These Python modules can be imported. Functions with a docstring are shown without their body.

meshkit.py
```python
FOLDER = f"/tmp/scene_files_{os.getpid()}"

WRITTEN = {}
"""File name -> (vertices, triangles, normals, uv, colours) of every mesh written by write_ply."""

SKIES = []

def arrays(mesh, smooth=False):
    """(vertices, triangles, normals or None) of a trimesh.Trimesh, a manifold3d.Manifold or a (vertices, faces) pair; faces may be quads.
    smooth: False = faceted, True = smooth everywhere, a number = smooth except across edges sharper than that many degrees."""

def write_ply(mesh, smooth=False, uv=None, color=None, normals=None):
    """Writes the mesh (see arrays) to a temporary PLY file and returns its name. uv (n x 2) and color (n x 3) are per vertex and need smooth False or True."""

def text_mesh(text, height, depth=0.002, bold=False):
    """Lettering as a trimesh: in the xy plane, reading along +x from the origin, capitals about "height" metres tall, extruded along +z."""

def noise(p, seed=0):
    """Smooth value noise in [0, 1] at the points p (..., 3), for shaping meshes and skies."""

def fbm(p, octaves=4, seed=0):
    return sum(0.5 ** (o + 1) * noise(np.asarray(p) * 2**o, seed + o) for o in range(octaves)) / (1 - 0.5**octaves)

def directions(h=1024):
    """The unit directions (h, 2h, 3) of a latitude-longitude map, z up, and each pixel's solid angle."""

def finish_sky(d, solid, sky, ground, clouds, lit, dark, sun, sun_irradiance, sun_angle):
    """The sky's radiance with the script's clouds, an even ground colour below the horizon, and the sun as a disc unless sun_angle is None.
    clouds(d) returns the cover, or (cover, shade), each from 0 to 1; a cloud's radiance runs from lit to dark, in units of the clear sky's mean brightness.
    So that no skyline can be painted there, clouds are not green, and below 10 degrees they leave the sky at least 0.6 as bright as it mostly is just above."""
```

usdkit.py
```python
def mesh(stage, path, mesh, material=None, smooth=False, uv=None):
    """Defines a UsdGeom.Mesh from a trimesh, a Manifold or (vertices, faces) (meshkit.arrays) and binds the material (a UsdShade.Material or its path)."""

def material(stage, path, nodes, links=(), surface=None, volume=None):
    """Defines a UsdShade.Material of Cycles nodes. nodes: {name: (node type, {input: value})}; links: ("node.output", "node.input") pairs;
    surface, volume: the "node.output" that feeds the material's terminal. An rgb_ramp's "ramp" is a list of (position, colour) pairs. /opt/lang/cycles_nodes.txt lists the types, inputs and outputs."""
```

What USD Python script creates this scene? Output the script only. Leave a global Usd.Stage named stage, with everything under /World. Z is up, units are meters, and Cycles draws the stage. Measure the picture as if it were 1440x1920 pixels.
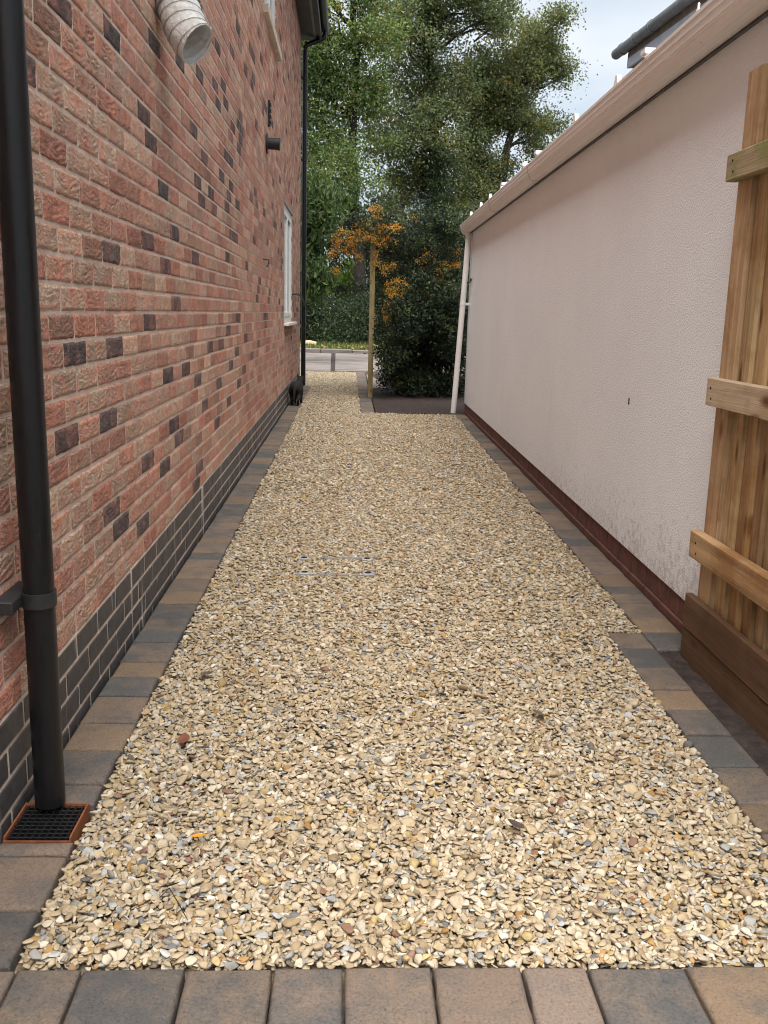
import math, random
import numpy as np
import trimesh
import manifold3d as m3
from scipy.spatial import cKDTree
import usdkit, meshkit
from pxr import Usd, UsdGeom, UsdLux, UsdShade, Gf, Sdf, Vt

stage = Usd.Stage.CreateInMemory()
UsdGeom.SetStageUpAxis(stage, UsdGeom.Tokens.z)
UsdGeom.SetStageMetersPerUnit(stage, 1.0)
world = UsdGeom.Xform.Define(stage, '/World')
UsdGeom.Scope.Define(stage, '/World/Looks')
RNG = np.random.default_rng(7)
random.seed(7)

# ------------------------------------------------------------------ camera, sky, sun, exposure
EYE = np.array([0, 0, 1.17])
AX = np.array([[0.99904442, -0.01595655, -0.04068938], [-0.03643359, 0.21019377, -0.97698064], [0.0241419, 0.97752952, 0.20941156]])
cam = UsdGeom.Camera.Define(stage, '/World/camera')
M = np.eye(4); M[:3, :3] = AX.T; M[3, :3] = EYE
cam.AddTransformOp().Set(Gf.Matrix4d(*M.ravel().tolist()))
cam.CreateHorizontalApertureAttr(24.0); cam.CreateVerticalApertureAttr(32.0)
cam.CreateFocalLengthAttr(24.0 * 1743 / 1440)
cam.CreateClippingRangeAttr(Gf.Vec2f(0.05, 2000))
cam.CreateExposureAttr(2.45)

SUN_AZ, SUN_EL = math.radians(186), math.radians(66)      # azimuth from +y towards +x
sun = UsdLux.DistantLight.Define(stage, '/World/sun')
sun.CreateIntensityAttr(0.4); sun.CreateAngleAttr(60.0); sun.CreateColorAttr(Gf.Vec3f(1.0, 0.95, 0.88))
sun.CreateNormalizeAttr(True)
# -z axis must point away from the sun: tilt it so that the light comes from (az, el)
dvec = np.array([math.sin(SUN_AZ) * math.cos(SUN_EL), math.cos(SUN_AZ) * math.cos(SUN_EL), math.sin(SUN_EL)])
zz = dvec; xx = np.cross([0, 0, 1.0], zz); xx /= np.linalg.norm(xx); yy = np.cross(zz, xx)
S = np.eye(4); S[0, :3], S[1, :3], S[2, :3] = xx, yy, zz
sun.AddTransformOp().Set(Gf.Matrix4d(*S.ravel().tolist()))

mat = lambda name, *a, **k: usdkit.material(stage, '/World/Looks/' + name, *a, **k)
sky_mat = mat('sky', {
    'sky': ('sky_texture', {'sky_type': 'single_scattering', 'sun_disc': False, 'sun_elevation': SUN_EL, 'sun_rotation': SUN_AZ, 'aerosol_density': 1.5}),
    'tc': ('texture_coordinate', {}),
    'mp': ('mapping', {'mapping_type': 'point', 'scale': (1.0, 1.0, 2.2)}),
    'n': ('noise_texture', {'scale': 2.6, 'detail': 5, 'roughness': 0.55, 'distortion': 0.4}),
    'r': ('rgb_ramp', {'ramp': [(0.36, (0.90, 0.90, 0.90)), (0.60, (1, 1, 1))]}),
    'n2': ('noise_texture', {'scale': 4.2, 'detail': 4, 'roughness': 0.5}),
    'r2': ('rgb_ramp', {'ramp': [(0.36, (2.25, 2.65, 3.1)), (0.64, (3.4, 3.6, 3.8))]}),
    'mix': ('mix', {'mix_type': 'mix'}),
    'bg': ('background_shader', {'strength': 0.05})},
    [('tc.generated', 'mp.vector'), ('mp.vector', 'n.vector'), ('mp.vector', 'n2.vector'), ('n.fac', 'r.fac'), ('n2.fac', 'r2.fac'),
     ('r.color', 'mix.fac'), ('sky.color', 'mix.color1'), ('r2.color', 'mix.color2'), ('mix.color', 'bg.color')], surface='bg.background')
dome = UsdLux.DomeLight.Define(stage, '/World/sky')
UsdShade.MaterialBindingAPI.Apply(dome.GetPrim()).Bind(sky_mat)
dome.GetPrim().SetCustomDataByKey('kind', 'structure')

# ------------------------------------------------------------------ helpers
used = {}
def numbered(parent, name):
    k = (parent, name); n = used.get(k, 0); used[k] = n + 1
    return name if n == 0 else '%s_%03d' % (name, n)

def ppath(parent):
    return '/World' if parent is None else str(parent.GetPath())

def info(p, label=None, cat=None, group=None, kind=None):
    for k, v in (('label', label), ('category', cat), ('group', group), ('kind', kind)):
        if v: p.SetCustomDataByKey(k, v)
    return p

def thing(name, label=None, cat=None, loc=(0, 0, 0), group=None, kind=None, parent=None):
    p = ppath(parent)
    x = UsdGeom.Xform.Define(stage, p + '/' + numbered(p, name))
    if any(loc): x.AddTranslateOp().Set(Gf.Vec3d(*map(float, loc)))
    return info(x.GetPrim(), label, cat, group, kind)

def put(name, mesh, m, parent=None, smooth=False, tone=None, loc=None, label=None, cat=None, group=None, kind=None):
    p = ppath(parent)
    if isinstance(mesh, list): mesh = merge(mesh)
    o = usdkit.mesh(stage, p + '/' + numbered(p, name), mesh, m, smooth=smooth)
    n = len(o.GetPointsAttr().Get())
    for key, val in (('tone', tone), ('loc', loc)):
        if val is None: continue
        a = np.asarray(val, np.float32)
        if a.ndim == 1: a = np.repeat(a[None], n, 0)
        elif len(a) != n:
            a = a[cKDTree(vf(mesh)[0]).query(np.array(o.GetPointsAttr().Get()))[1]]
        UsdGeom.PrimvarsAPI(o).CreatePrimvar(key, Sdf.ValueTypeNames.Color3fArray, 'vertex').Set(Vt.Vec3fArray.FromNumpy(np.ascontiguousarray(a)))
    return info(o.GetPrim(), label, cat, group, kind)

def vf(m):
    if hasattr(m, 'to_mesh'):
        q = m.to_mesh(); return np.array(q.vert_properties[:, :3]), np.array(q.tri_verts)
    if isinstance(m, tuple):
        v, f = np.asarray(m[0], float), np.asarray(m[1], int)
        if f.shape[1] == 4: f = np.vstack([f[:, [0, 1, 2]], f[:, [0, 2, 3]]])
        return v, f
    return np.array(m.vertices), np.array(m.faces)

def merge(ms):
    V, F, n = [], [], 0
    for m in ms:
        v, f = vf(m); V.append(v); F.append(f + n); n += len(v)
    return np.vstack(V), np.vstack(F)

def box(x0, x1, y0, y1, z0, z1):
    m = trimesh.creation.box([x1 - x0, y1 - y0, z1 - z0]); m.apply_translation([(x0 + x1) / 2, (y0 + y1) / 2, (z0 + z1) / 2]); return vf(m)

def rbox(x0, x1, y0, y1, z0, z1, r=0.004):
    """box with chamfered edges"""
    c = [(x0, x1), (y0, y1), (z0, z1)]
    pts = []
    for a in range(3):
        for sx in (0, 1):
            for sy in (0, 1):
                for sz in (0, 1):
                    s = [sx, sy, sz]
                    p = [c[i][s[i]] + (0 if i == a else (r if s[i] == 0 else -r)) for i in range(3)]
                    pts.append(p)
    return vf(trimesh.convex.convex_hull(np.array(pts)))

def tube(P, r, sides=10, caps=True):
    P = np.asarray(P, float); n = len(P); r = np.broadcast_to(r, (n,))
    t = np.gradient(P, axis=0); t /= np.linalg.norm(t, axis=1, keepdims=True) + 1e-12
    ref = np.array([0, 0, 1.0]) if abs(t[:, 2]).mean() < 0.8 else np.array([1.0, 0, 0])
    a = np.cross(t, ref); a /= np.linalg.norm(a, axis=1, keepdims=True) + 1e-12
    b = np.cross(t, a); ang = np.arange(sides) * 2 * np.pi / sides
    v = (P[:, None] + r[:, None, None] * (np.cos(ang)[None, :, None] * a[:, None] + np.sin(ang)[None, :, None] * b[:, None])).reshape(-1, 3)
    i, j = np.meshgrid(np.arange(n - 1), np.arange(sides), indexing='ij')
    q = np.stack([i * sides + j, i * sides + (j + 1) % sides, (i + 1) * sides + (j + 1) % sides, (i + 1) * sides + j], -1).reshape(-1, 4)
    f = np.vstack([q[:, [0, 2, 1]], q[:, [0, 3, 2]]])
    if caps:
        k = len(v); v = np.vstack([v, P[0], P[-1]])
        s = np.arange(sides); e = (n - 1) * sides
        f = np.vstack([f, np.stack([np.full(sides, k), s, (s + 1) % sides], 1), np.stack([np.full(sides, k + 1), e + (s + 1) % sides, e + s], 1)])
    return v, f

def prism(profile, p0, p1, U, V):
    """extrude a closed 2-D profile (in the axes U, V) from p0 to p1"""
    pr = np.asarray(profile, float); n = len(pr); U, V = np.asarray(U, float), np.asarray(V, float)
    ring = pr[:, :1] * U + pr[:, 1:] * V
    v = np.vstack([ring + p0, ring + p1])
    q = np.array([[i, (i + 1) % n, n + (i + 1) % n, n + i] for i in range(n)])
    f = np.vstack([q[:, [0, 1, 2]], q[:, [0, 2, 3]]])
    import shapely.geometry as sg
    tv, tf = trimesh.creation.triangulate_polygon(sg.Polygon(pr), engine='earcut')
    idx = [int(np.argmin(((pr - p) ** 2).sum(1))) for p in tv]
    cap = np.array([[idx[a] for a in t] for t in tf])
    m = trimesh.Trimesh(v, np.vstack([f, cap[:, ::-1], cap + n]), process=False); m.fix_normals()
    return np.array(m.vertices), np.array(m.faces)

def ray(px, py):
    c = np.array([px - 720, -(py - 960), -1743.0]); return AX @ c
def at(px, py, y):
    """the place on the vertical plane y metres ahead that shows at this photograph pixel"""
    d = ray(px, py); return EYE + d * y / d[1]

def grid_sheet(x0, x1, y0, y1, nx, ny, z, amp=0.0, sc=2.0, seed=0):
    X, Y = np.meshgrid(np.linspace(x0, x1, nx), np.linspace(y0, y1, ny))
    P = np.stack([X, Y, np.zeros_like(X)], -1).reshape(-1, 3)
    P[:, 2] = z + (amp * (meshkit.fbm(P * sc, 3, seed) - 0.5) if amp else 0)
    i, j = np.meshgrid(np.arange(ny - 1), np.arange(nx - 1), indexing='ij'); a = (i * nx + j).ravel()
    return P, np.vstack([np.stack([a, a + 1, a + nx + 1], 1), np.stack([a, a + nx + 1, a + nx], 1)])

# ------------------------------------------------------------------ materials
def surf(name, c1, c2, scale=8, rough=0.8, bump_scale=60, bump=0.002, stretch=(1, 1, 1), detail=4, lo=0.35, hi=0.65, spec=0.4, extra=None, coords='geometry.position'):
    n = {'g': ('geometry', {}), 'mp': ('mapping', {'mapping_type': 'point', 'scale': stretch}),
         'n': ('noise_texture', {'scale': scale, 'detail': detail, 'roughness': 0.6}), 'r': ('rgb_ramp', {'ramp': [(lo, c1), (hi, c2)]}),
         'b': ('noise_texture', {'scale': bump_scale, 'detail': 4, 'roughness': 0.65}), 'bp': ('bump', {'strength': 1.0, 'distance': bump, 'use_object_space': False}),
         'p': ('principled_bsdf', {'roughness': rough, 'specular_ior_level': spec})}
    l = [('g.position', 'mp.vector'), ('mp.vector', 'n.vector'), ('mp.vector', 'b.vector'), ('n.fac', 'r.fac'), ('r.color', 'p.base_color'), ('b.fac', 'bp.height'), ('bp.normal', 'p.normal')]
    return mat(name, n, l, surface='p.BSDF')

# faces of the red bricks: tone = own colour, loc = place on the face (metres) + own number
M_brick = mat('brick', {
    't': ('attribute', {'attribute': 'tone'}), 'l': ('attribute', {'attribute': 'loc'}), 'g': ('geometry', {}), 'sep': ('separate_color', {'color_type': 'rgb'}),
    'lm': ('mapping', {'mapping_type': 'point', 'scale': (4.0, 10.0, 23.0)}),
    'w': ('wave_texture', {'wave_type': 'rings', 'rings_direction': 'z', 'profile': 'sine', 'scale': 2.2, 'distortion': 13.0, 'detail': 5, 'detail_scale': 3.0, 'detail_roughness': 0.78}),
    'wr': ('rgb_ramp', {'ramp': [(0.12, (0, 0, 0)), (0.42, (1, 1, 1))]}),
    'n': ('noise_texture', {'scale': 17, 'detail': 4, 'roughness': 0.6}), 'mk': ('rgb_ramp', {'ramp': [(0.45, (0, 0, 0)), (0.56, (1, 1, 1))]}),
    'nf': ('noise_texture', {'scale': 150, 'detail': 4, 'roughness': 0.7}),
    'iv': ('math', {'math_type': 'subtract', 'value1': 1.0}), 'gm': ('math', {'math_type': 'multiply'}), 'hh': ('math', {'math_type': 'multiply_add', 'value2': 0.45}), 'h2': ('math', {'math_type': 'subtract'}),
    'bp': ('bump', {'strength': 1.0, 'distance': 0.017}),
    'cr': ('rgb_ramp', {'ramp': [(0.34, (0, 0, 0)), (0.56, (1, 1, 1))]}), 'cm': ('math', {'math_type': 'multiply', 'use_clamp': True}),
    'cream': ('mix', {'mix_type': 'mix', 'color2': (0.72, 0.53, 0.395)}),
    'nr': ('noise_texture', {'scale': 9, 'detail': 3, 'roughness': 0.5}), 'rr': ('rgb_ramp', {'ramp': [(0.35, (0.50, 0.225, 0.175)), (0.65, (0.60, 0.24, 0.16))]}),
    'dk': ('rgb_ramp', {'ramp': [(0.36, (0.55, 0.55, 0.55)), (0.5, (1, 1, 1))]}), 'dm': ('math', {'math_type': 'multiply', 'use_clamp': True}),
    'red': ('mix', {'mix_type': 'mix', 'color2': (0.115, 0.10, 0.10)}),
    'dv': ('rgb_ramp', {'ramp': [(0.25, (0.72, 0.69, 0.68)), (0.5, (1, 1, 1)), (0.75, (1.12, 1.08, 1.04))]}),
    'mul': ('mix', {'mix_type': 'multiply', 'fac': 1.0}), 'val': ('mix', {'mix_type': 'multiply', 'fac': 1.0}), 'vc': ('combine_color', {'color_type': 'rgb'}),
    'p': ('principled_bsdf', {'roughness': 0.9, 'specular_ior_level': 0.2})},
    [('t.color', 'sep.color'), ('l.vector', 'lm.vector'), ('lm.vector', 'w.vector'), ('g.position', 'n.vector'), ('g.position', 'nf.vector'), ('g.position', 'nr.vector'),
     ('w.fac', 'wr.fac'), ('n.fac', 'mk.fac'), ('wr.color', 'iv.value2'), ('iv.value', 'gm.value1'), ('mk.color', 'gm.value2'), ('nf.fac', 'hh.value1'), ('n.fac', 'hh.value3'), ('hh.value', 'h2.value1'), ('gm.value', 'h2.value2'),
     ('h2.value', 'bp.height'), ('bp.normal', 'p.normal'),
     ('n.fac', 'cr.fac'), ('cr.color', 'cm.value1'), ('sep.g', 'cm.value2'), ('nr.fac', 'rr.fac'), ('nr.fac', 'dk.fac'), ('dk.color', 'dm.value1'), ('sep.r', 'dm.value2'),
     ('rr.color', 'cream.color1'), ('cm.value', 'cream.fac'), ('cream.color', 'red.color1'), ('dm.value', 'red.fac'), ('nf.fac', 'dv.fac'),
     ('red.color', 'mul.color1'), ('dv.color', 'mul.color2'), ('sep.b', 'vc.r'), ('sep.b', 'vc.g'), ('sep.b', 'vc.b'), ('mul.color', 'val.color1'), ('vc.color', 'val.color2'), ('val.color', 'p.base_color')], surface='p.BSDF')
M_mortar = surf('mortar', (0.48, 0.375, 0.31), (0.60, 0.485, 0.41), 9, 0.95, 160, 0.003)
# engineering bricks with white lime streaks run down them
def streaky(name, c1, c2, rough, spec, amount=0.60):
    return mat(name, {
        'g': ('geometry', {}), 'mp': ('mapping', {'mapping_type': 'point', 'scale': (1, 5.0, 0.35)}),
        'n': ('noise_texture', {'scale': 3.2, 'detail': 5, 'roughness': 0.62}), 'r': ('rgb_ramp', {'ramp': [(amount, (0, 0, 0)), (amount + 0.09, (0.75, 0.75, 0.75))]}),
        'n2': ('noise_texture', {'scale': 30, 'detail': 4, 'roughness': 0.6}), 'r2': ('rgb_ramp', {'ramp': [(0.3, c1), (0.7, c2)]}),
        'mx': ('mix', {'mix_type': 'mix', 'color2': (0.50, 0.46, 0.43)}),
        'bp': ('bump', {'strength': 1.0, 'distance': 0.0012}),
        'p': ('principled_bsdf', {'roughness': rough, 'specular_ior_level': spec})},
        [('g.position', 'mp.vector'), ('mp.vector', 'n.vector'), ('g.position', 'n2.vector'), ('n.fac', 'r.fac'), ('n2.fac', 'r2.fac'), ('r2.color', 'mx.color1'), ('r.color', 'mx.fac'),
         ('mx.color', 'p.base_color'), ('n2.fac', 'bp.height'), ('bp.normal', 'p.normal')], surface='p.BSDF')
M_blue = streaky('blue_brick', (0.030, 0.028, 0.029), (0.060, 0.056, 0.057), 0.5, 0.45)
M_pmortar = streaky('plinth_mortar', (0.46, 0.36, 0.29), (0.58, 0.48, 0.41), 0.95, 0.2)

def toned(name, rough, scale, lo, hi, bump_scale, bump, spec=0.35, dark=None):
    """own colour (tone) times a mottle"""
    return mat(name, {
        't': ('attribute', {'attribute': 'tone'}), 'g': ('geometry', {}), 'n': ('noise_texture', {'scale': scale, 'detail': 5, 'roughness': 0.65}),
        'r': ('rgb_ramp', {'ramp': [(0.28, lo), (0.72, hi)]}), 'm': ('mix', {'mix_type': 'multiply', 'fac': 1.0}),
        'b': ('noise_texture', {'scale': bump_scale, 'detail': 4, 'roughness': 0.7}), 'bp': ('bump', {'strength': 1.0, 'distance': bump}),
        'p': ('principled_bsdf', {'roughness': rough, 'specular_ior_level': spec})},
        [('g.position', 'n.vector'), ('g.position', 'b.vector'), ('n.fac', 'r.fac'), ('t.color', 'm.color1'), ('r.color', 'm.color2'), ('m.color', 'p.base_color'), ('b.fac', 'bp.height'), ('bp.normal', 'p.normal')], surface='p.BSDF')
# paving blocks: tone.r = how much charcoal, tone.g = how orange, tone.b = lightness
M_paver = mat('paving_block', {
    't': ('attribute', {'attribute': 'tone'}), 'g': ('geometry', {}), 'sep': ('separate_color', {'color_type': 'rgb'}),
    'n': ('noise_texture', {'scale': 7.0, 'detail': 9, 'roughness': 0.72, 'distortion': 0.3}),
    'ma': ('map_range', {'from_min': 0.3, 'from_max': 0.7, 'to_min': -0.75, 'to_max': 0.75}),
    'ad': ('math', {'math_type': 'add', 'use_clamp': True}),
    'brown': ('mix', {'mix_type': 'mix', 'color1': (0.150, 0.114, 0.092), 'color2': (0.168, 0.118, 0.078)}),
    'mx': ('mix', {'mix_type': 'mix', 'color2': (0.073, 0.072, 0.071)}),
    'nf': ('noise_texture', {'scale': 170, 'detail': 6, 'roughness': 0.8}), 'rf': ('rgb_ramp', {'ramp': [(0.32, (0.40, 0.40, 0.40)), (0.46, (0.92, 0.92, 0.92)), (0.62, (1.15, 1.15, 1.15)), (0.72, (1.9, 1.85, 1.75))]}),
    'mu': ('mix', {'mix_type': 'multiply', 'fac': 1.0}), 'vc': ('combine_color', {}), 'mv': ('mix', {'mix_type': 'multiply', 'fac': 1.0}),
    'nm': ('noise_texture', {'scale': 40, 'detail': 5, 'roughness': 0.7}), 'h': ('math', {'math_type': 'multiply_add', 'value2': 0.5}),
    'bp': ('bump', {'strength': 1.0, 'distance': 0.0038}), 'p': ('principled_bsdf', {'roughness': 0.86, 'specular_ior_level': 0.35})},
    [('t.color', 'sep.color'), ('g.position', 'n.vector'), ('g.position', 'nf.vector'), ('g.position', 'nm.vector'), ('n.fac', 'ma.value'), ('ma.result', 'ad.value1'), ('sep.r', 'ad.value2'),
     ('sep.g', 'brown.fac'), ('brown.color', 'mx.color1'), ('ad.value', 'mx.fac'), ('nf.fac', 'rf.fac'), ('mx.color', 'mu.color1'), ('rf.color', 'mu.color2'),
     ('sep.b', 'vc.r'), ('sep.b', 'vc.g'), ('sep.b', 'vc.b'), ('mu.color', 'mv.color1'), ('vc.color', 'mv.color2'), ('mv.color', 'p.base_color'),
     ('nf.fac', 'h.value1'), ('nm.fac', 'h.value3'), ('h.value', 'bp.height'), ('bp.normal', 'p.normal')], surface='p.BSDF')
M_pebble = mat('pebble', {
    't': ('attribute', {'attribute': 'tone'}), 'g': ('geometry', {}), 'oi': ('object_info', {}),
    'n': ('noise_texture', {'scale': 55, 'detail': 4, 'roughness': 0.65}), 'r': ('rgb_ramp', {'ramp': [(0.25, (0.70, 0.65, 0.58)), (0.5, (1, 1, 1)), (0.75, (1.1, 1.1, 1.1))]}),
    'm': ('mix', {'mix_type': 'multiply', 'fac': 1.0}), 'ri': ('rgb_ramp', {'ramp': [(0.0, (0.76, 0.72, 0.66)), (0.5, (0.97, 0.97, 0.97)), (1, (1.1, 1.12, 1.14))]}), 'm2': ('mix', {'mix_type': 'multiply', 'fac': 1.0}),
    'b': ('noise_texture', {'scale': 130, 'detail': 4, 'roughness': 0.7}), 'bp': ('bump', {'strength': 1.0, 'distance': 0.0018}),
    'p': ('principled_bsdf', {'roughness': 0.75, 'specular_ior_level': 0.3})},
    [('g.position', 'n.vector'), ('g.position', 'b.vector'), ('n.fac', 'r.fac'), ('t.color', 'm.color1'), ('r.color', 'm.color2'), ('oi.random', 'ri.fac'), ('m.color', 'm2.color1'), ('ri.color', 'm2.color2'),
     ('m2.color', 'p.base_color'), ('b.fac', 'bp.height'), ('bp.normal', 'p.normal')], surface='p.BSDF')
M_gbase = surf('gravel_bed', (0.14, 0.11, 0.07), (0.30, 0.24, 0.16), 60, 0.95, 120, 0.008)
M_black = mat('black_plastic', {'g': ('geometry', {}), 'n': ('noise_texture', {'scale': 42, 'detail': 7, 'roughness': 0.75}), 'r': ('rgb_ramp', {'ramp': [(0.30, (0.004, 0.004, 0.0045)), (0.64, (0.007, 0.007, 0.008)), (0.72, (0.035, 0.033, 0.030))]}),
    'mp': ('mapping', {'mapping_type': 'point', 'scale': (1, 1, 0.12)}), 'n2': ('noise_texture', {'scale': 38, 'detail': 5, 'roughness': 0.7}), 'rr': ('rgb_ramp', {'ramp': [(0.35, (0.28, 0.28, 0.28)), (0.65, (0.48, 0.48, 0.48))]}),
    'p': ('principled_bsdf', {'specular_ior_level': 0.35})},
    [('g.position', 'n.vector'), ('g.position', 'mp.vector'), ('mp.vector', 'n2.vector'), ('n.fac', 'r.fac'), ('r.color', 'p.base_color'), ('n2.fac', 'rr.fac'), ('rr.color', 'p.roughness')], surface='p.BSDF')
M_black_dull = surf('dull_black_plastic', (0.012, 0.012, 0.013), (0.022, 0.022, 0.023), 20, 0.55, 300, 0.0003)
M_void = surf('dark_drain', (0.004, 0.004, 0.004), (0.008, 0.008, 0.008), 20, 0.9, 100, 0.001)
M_terra = surf('orange_plastic', (0.17, 0.055, 0.024), (0.25, 0.085, 0.038), 40, 0.5, 200, 0.0005)
M_white_upvc = surf('white_plastic', (0.70, 0.685, 0.68), (0.78, 0.77, 0.765), 3, 0.42, 200, 0.0002, stretch=(1, 0.4, 1))
M_gutter = mat('weathered_white_plastic', {
    'g': ('geometry', {}), 'mp': ('mapping', {'mapping_type': 'point', 'scale': (8, 0.5, 8)}), 'n': ('noise_texture', {'scale': 2.5, 'detail': 5, 'roughness': 0.6}),
    'r': ('rgb_ramp', {'ramp': [(0.3, (0.74, 0.72, 0.705)), (0.7, (0.83, 0.82, 0.81))]}), 'nd': ('noise_texture', {'scale': 14, 'detail': 6, 'roughness': 0.75}),
    'rd': ('rgb_ramp', {'ramp': [(0.27, (0.45, 0.40, 0.36)), (0.36, (1, 1, 1))]}), 'm': ('mix', {'mix_type': 'multiply', 'fac': 1.0}),
    'p': ('principled_bsdf', {'roughness': 0.4, 'specular_ior_level': 0.45})},
    [('g.position', 'mp.vector'), ('mp.vector', 'n.vector'), ('g.position', 'nd.vector'), ('n.fac', 'r.fac'), ('nd.fac', 'rd.fac'), ('r.color', 'm.color1'), ('rd.color', 'm.color2'), ('m.color', 'p.base_color')], surface='p.BSDF')
M_frame = surf('window_white', (0.70, 0.69, 0.66), (0.78, 0.77, 0.74), 5, 0.35, 200, 0.0002)
M_stone = surf('cream_stone', (0.40, 0.33, 0.25), (0.52, 0.44, 0.34), 9, 0.85, 120, 0.001)
M_glass = mat('window_glass', {'f': ('fresnel', {'IOR': 1.5}), 't': ('transparent_bsdf', {'color': (0.85, 0.9, 0.9)}), 'gl': ('glossy_bsdf', {'roughness': 0.02, 'color': (0.9, 0.95, 1)}), 'm': ('mix_closure', {})},
              [('f.fac', 'm.fac'), ('t.BSDF', 'm.closure1'), ('gl.BSDF', 'm.closure2')], surface='m.closure')
M_inside = surf('dark_room', (0.05, 0.05, 0.05), (0.08, 0.08, 0.08), 3, 0.9, 10, 0.001)
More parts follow.
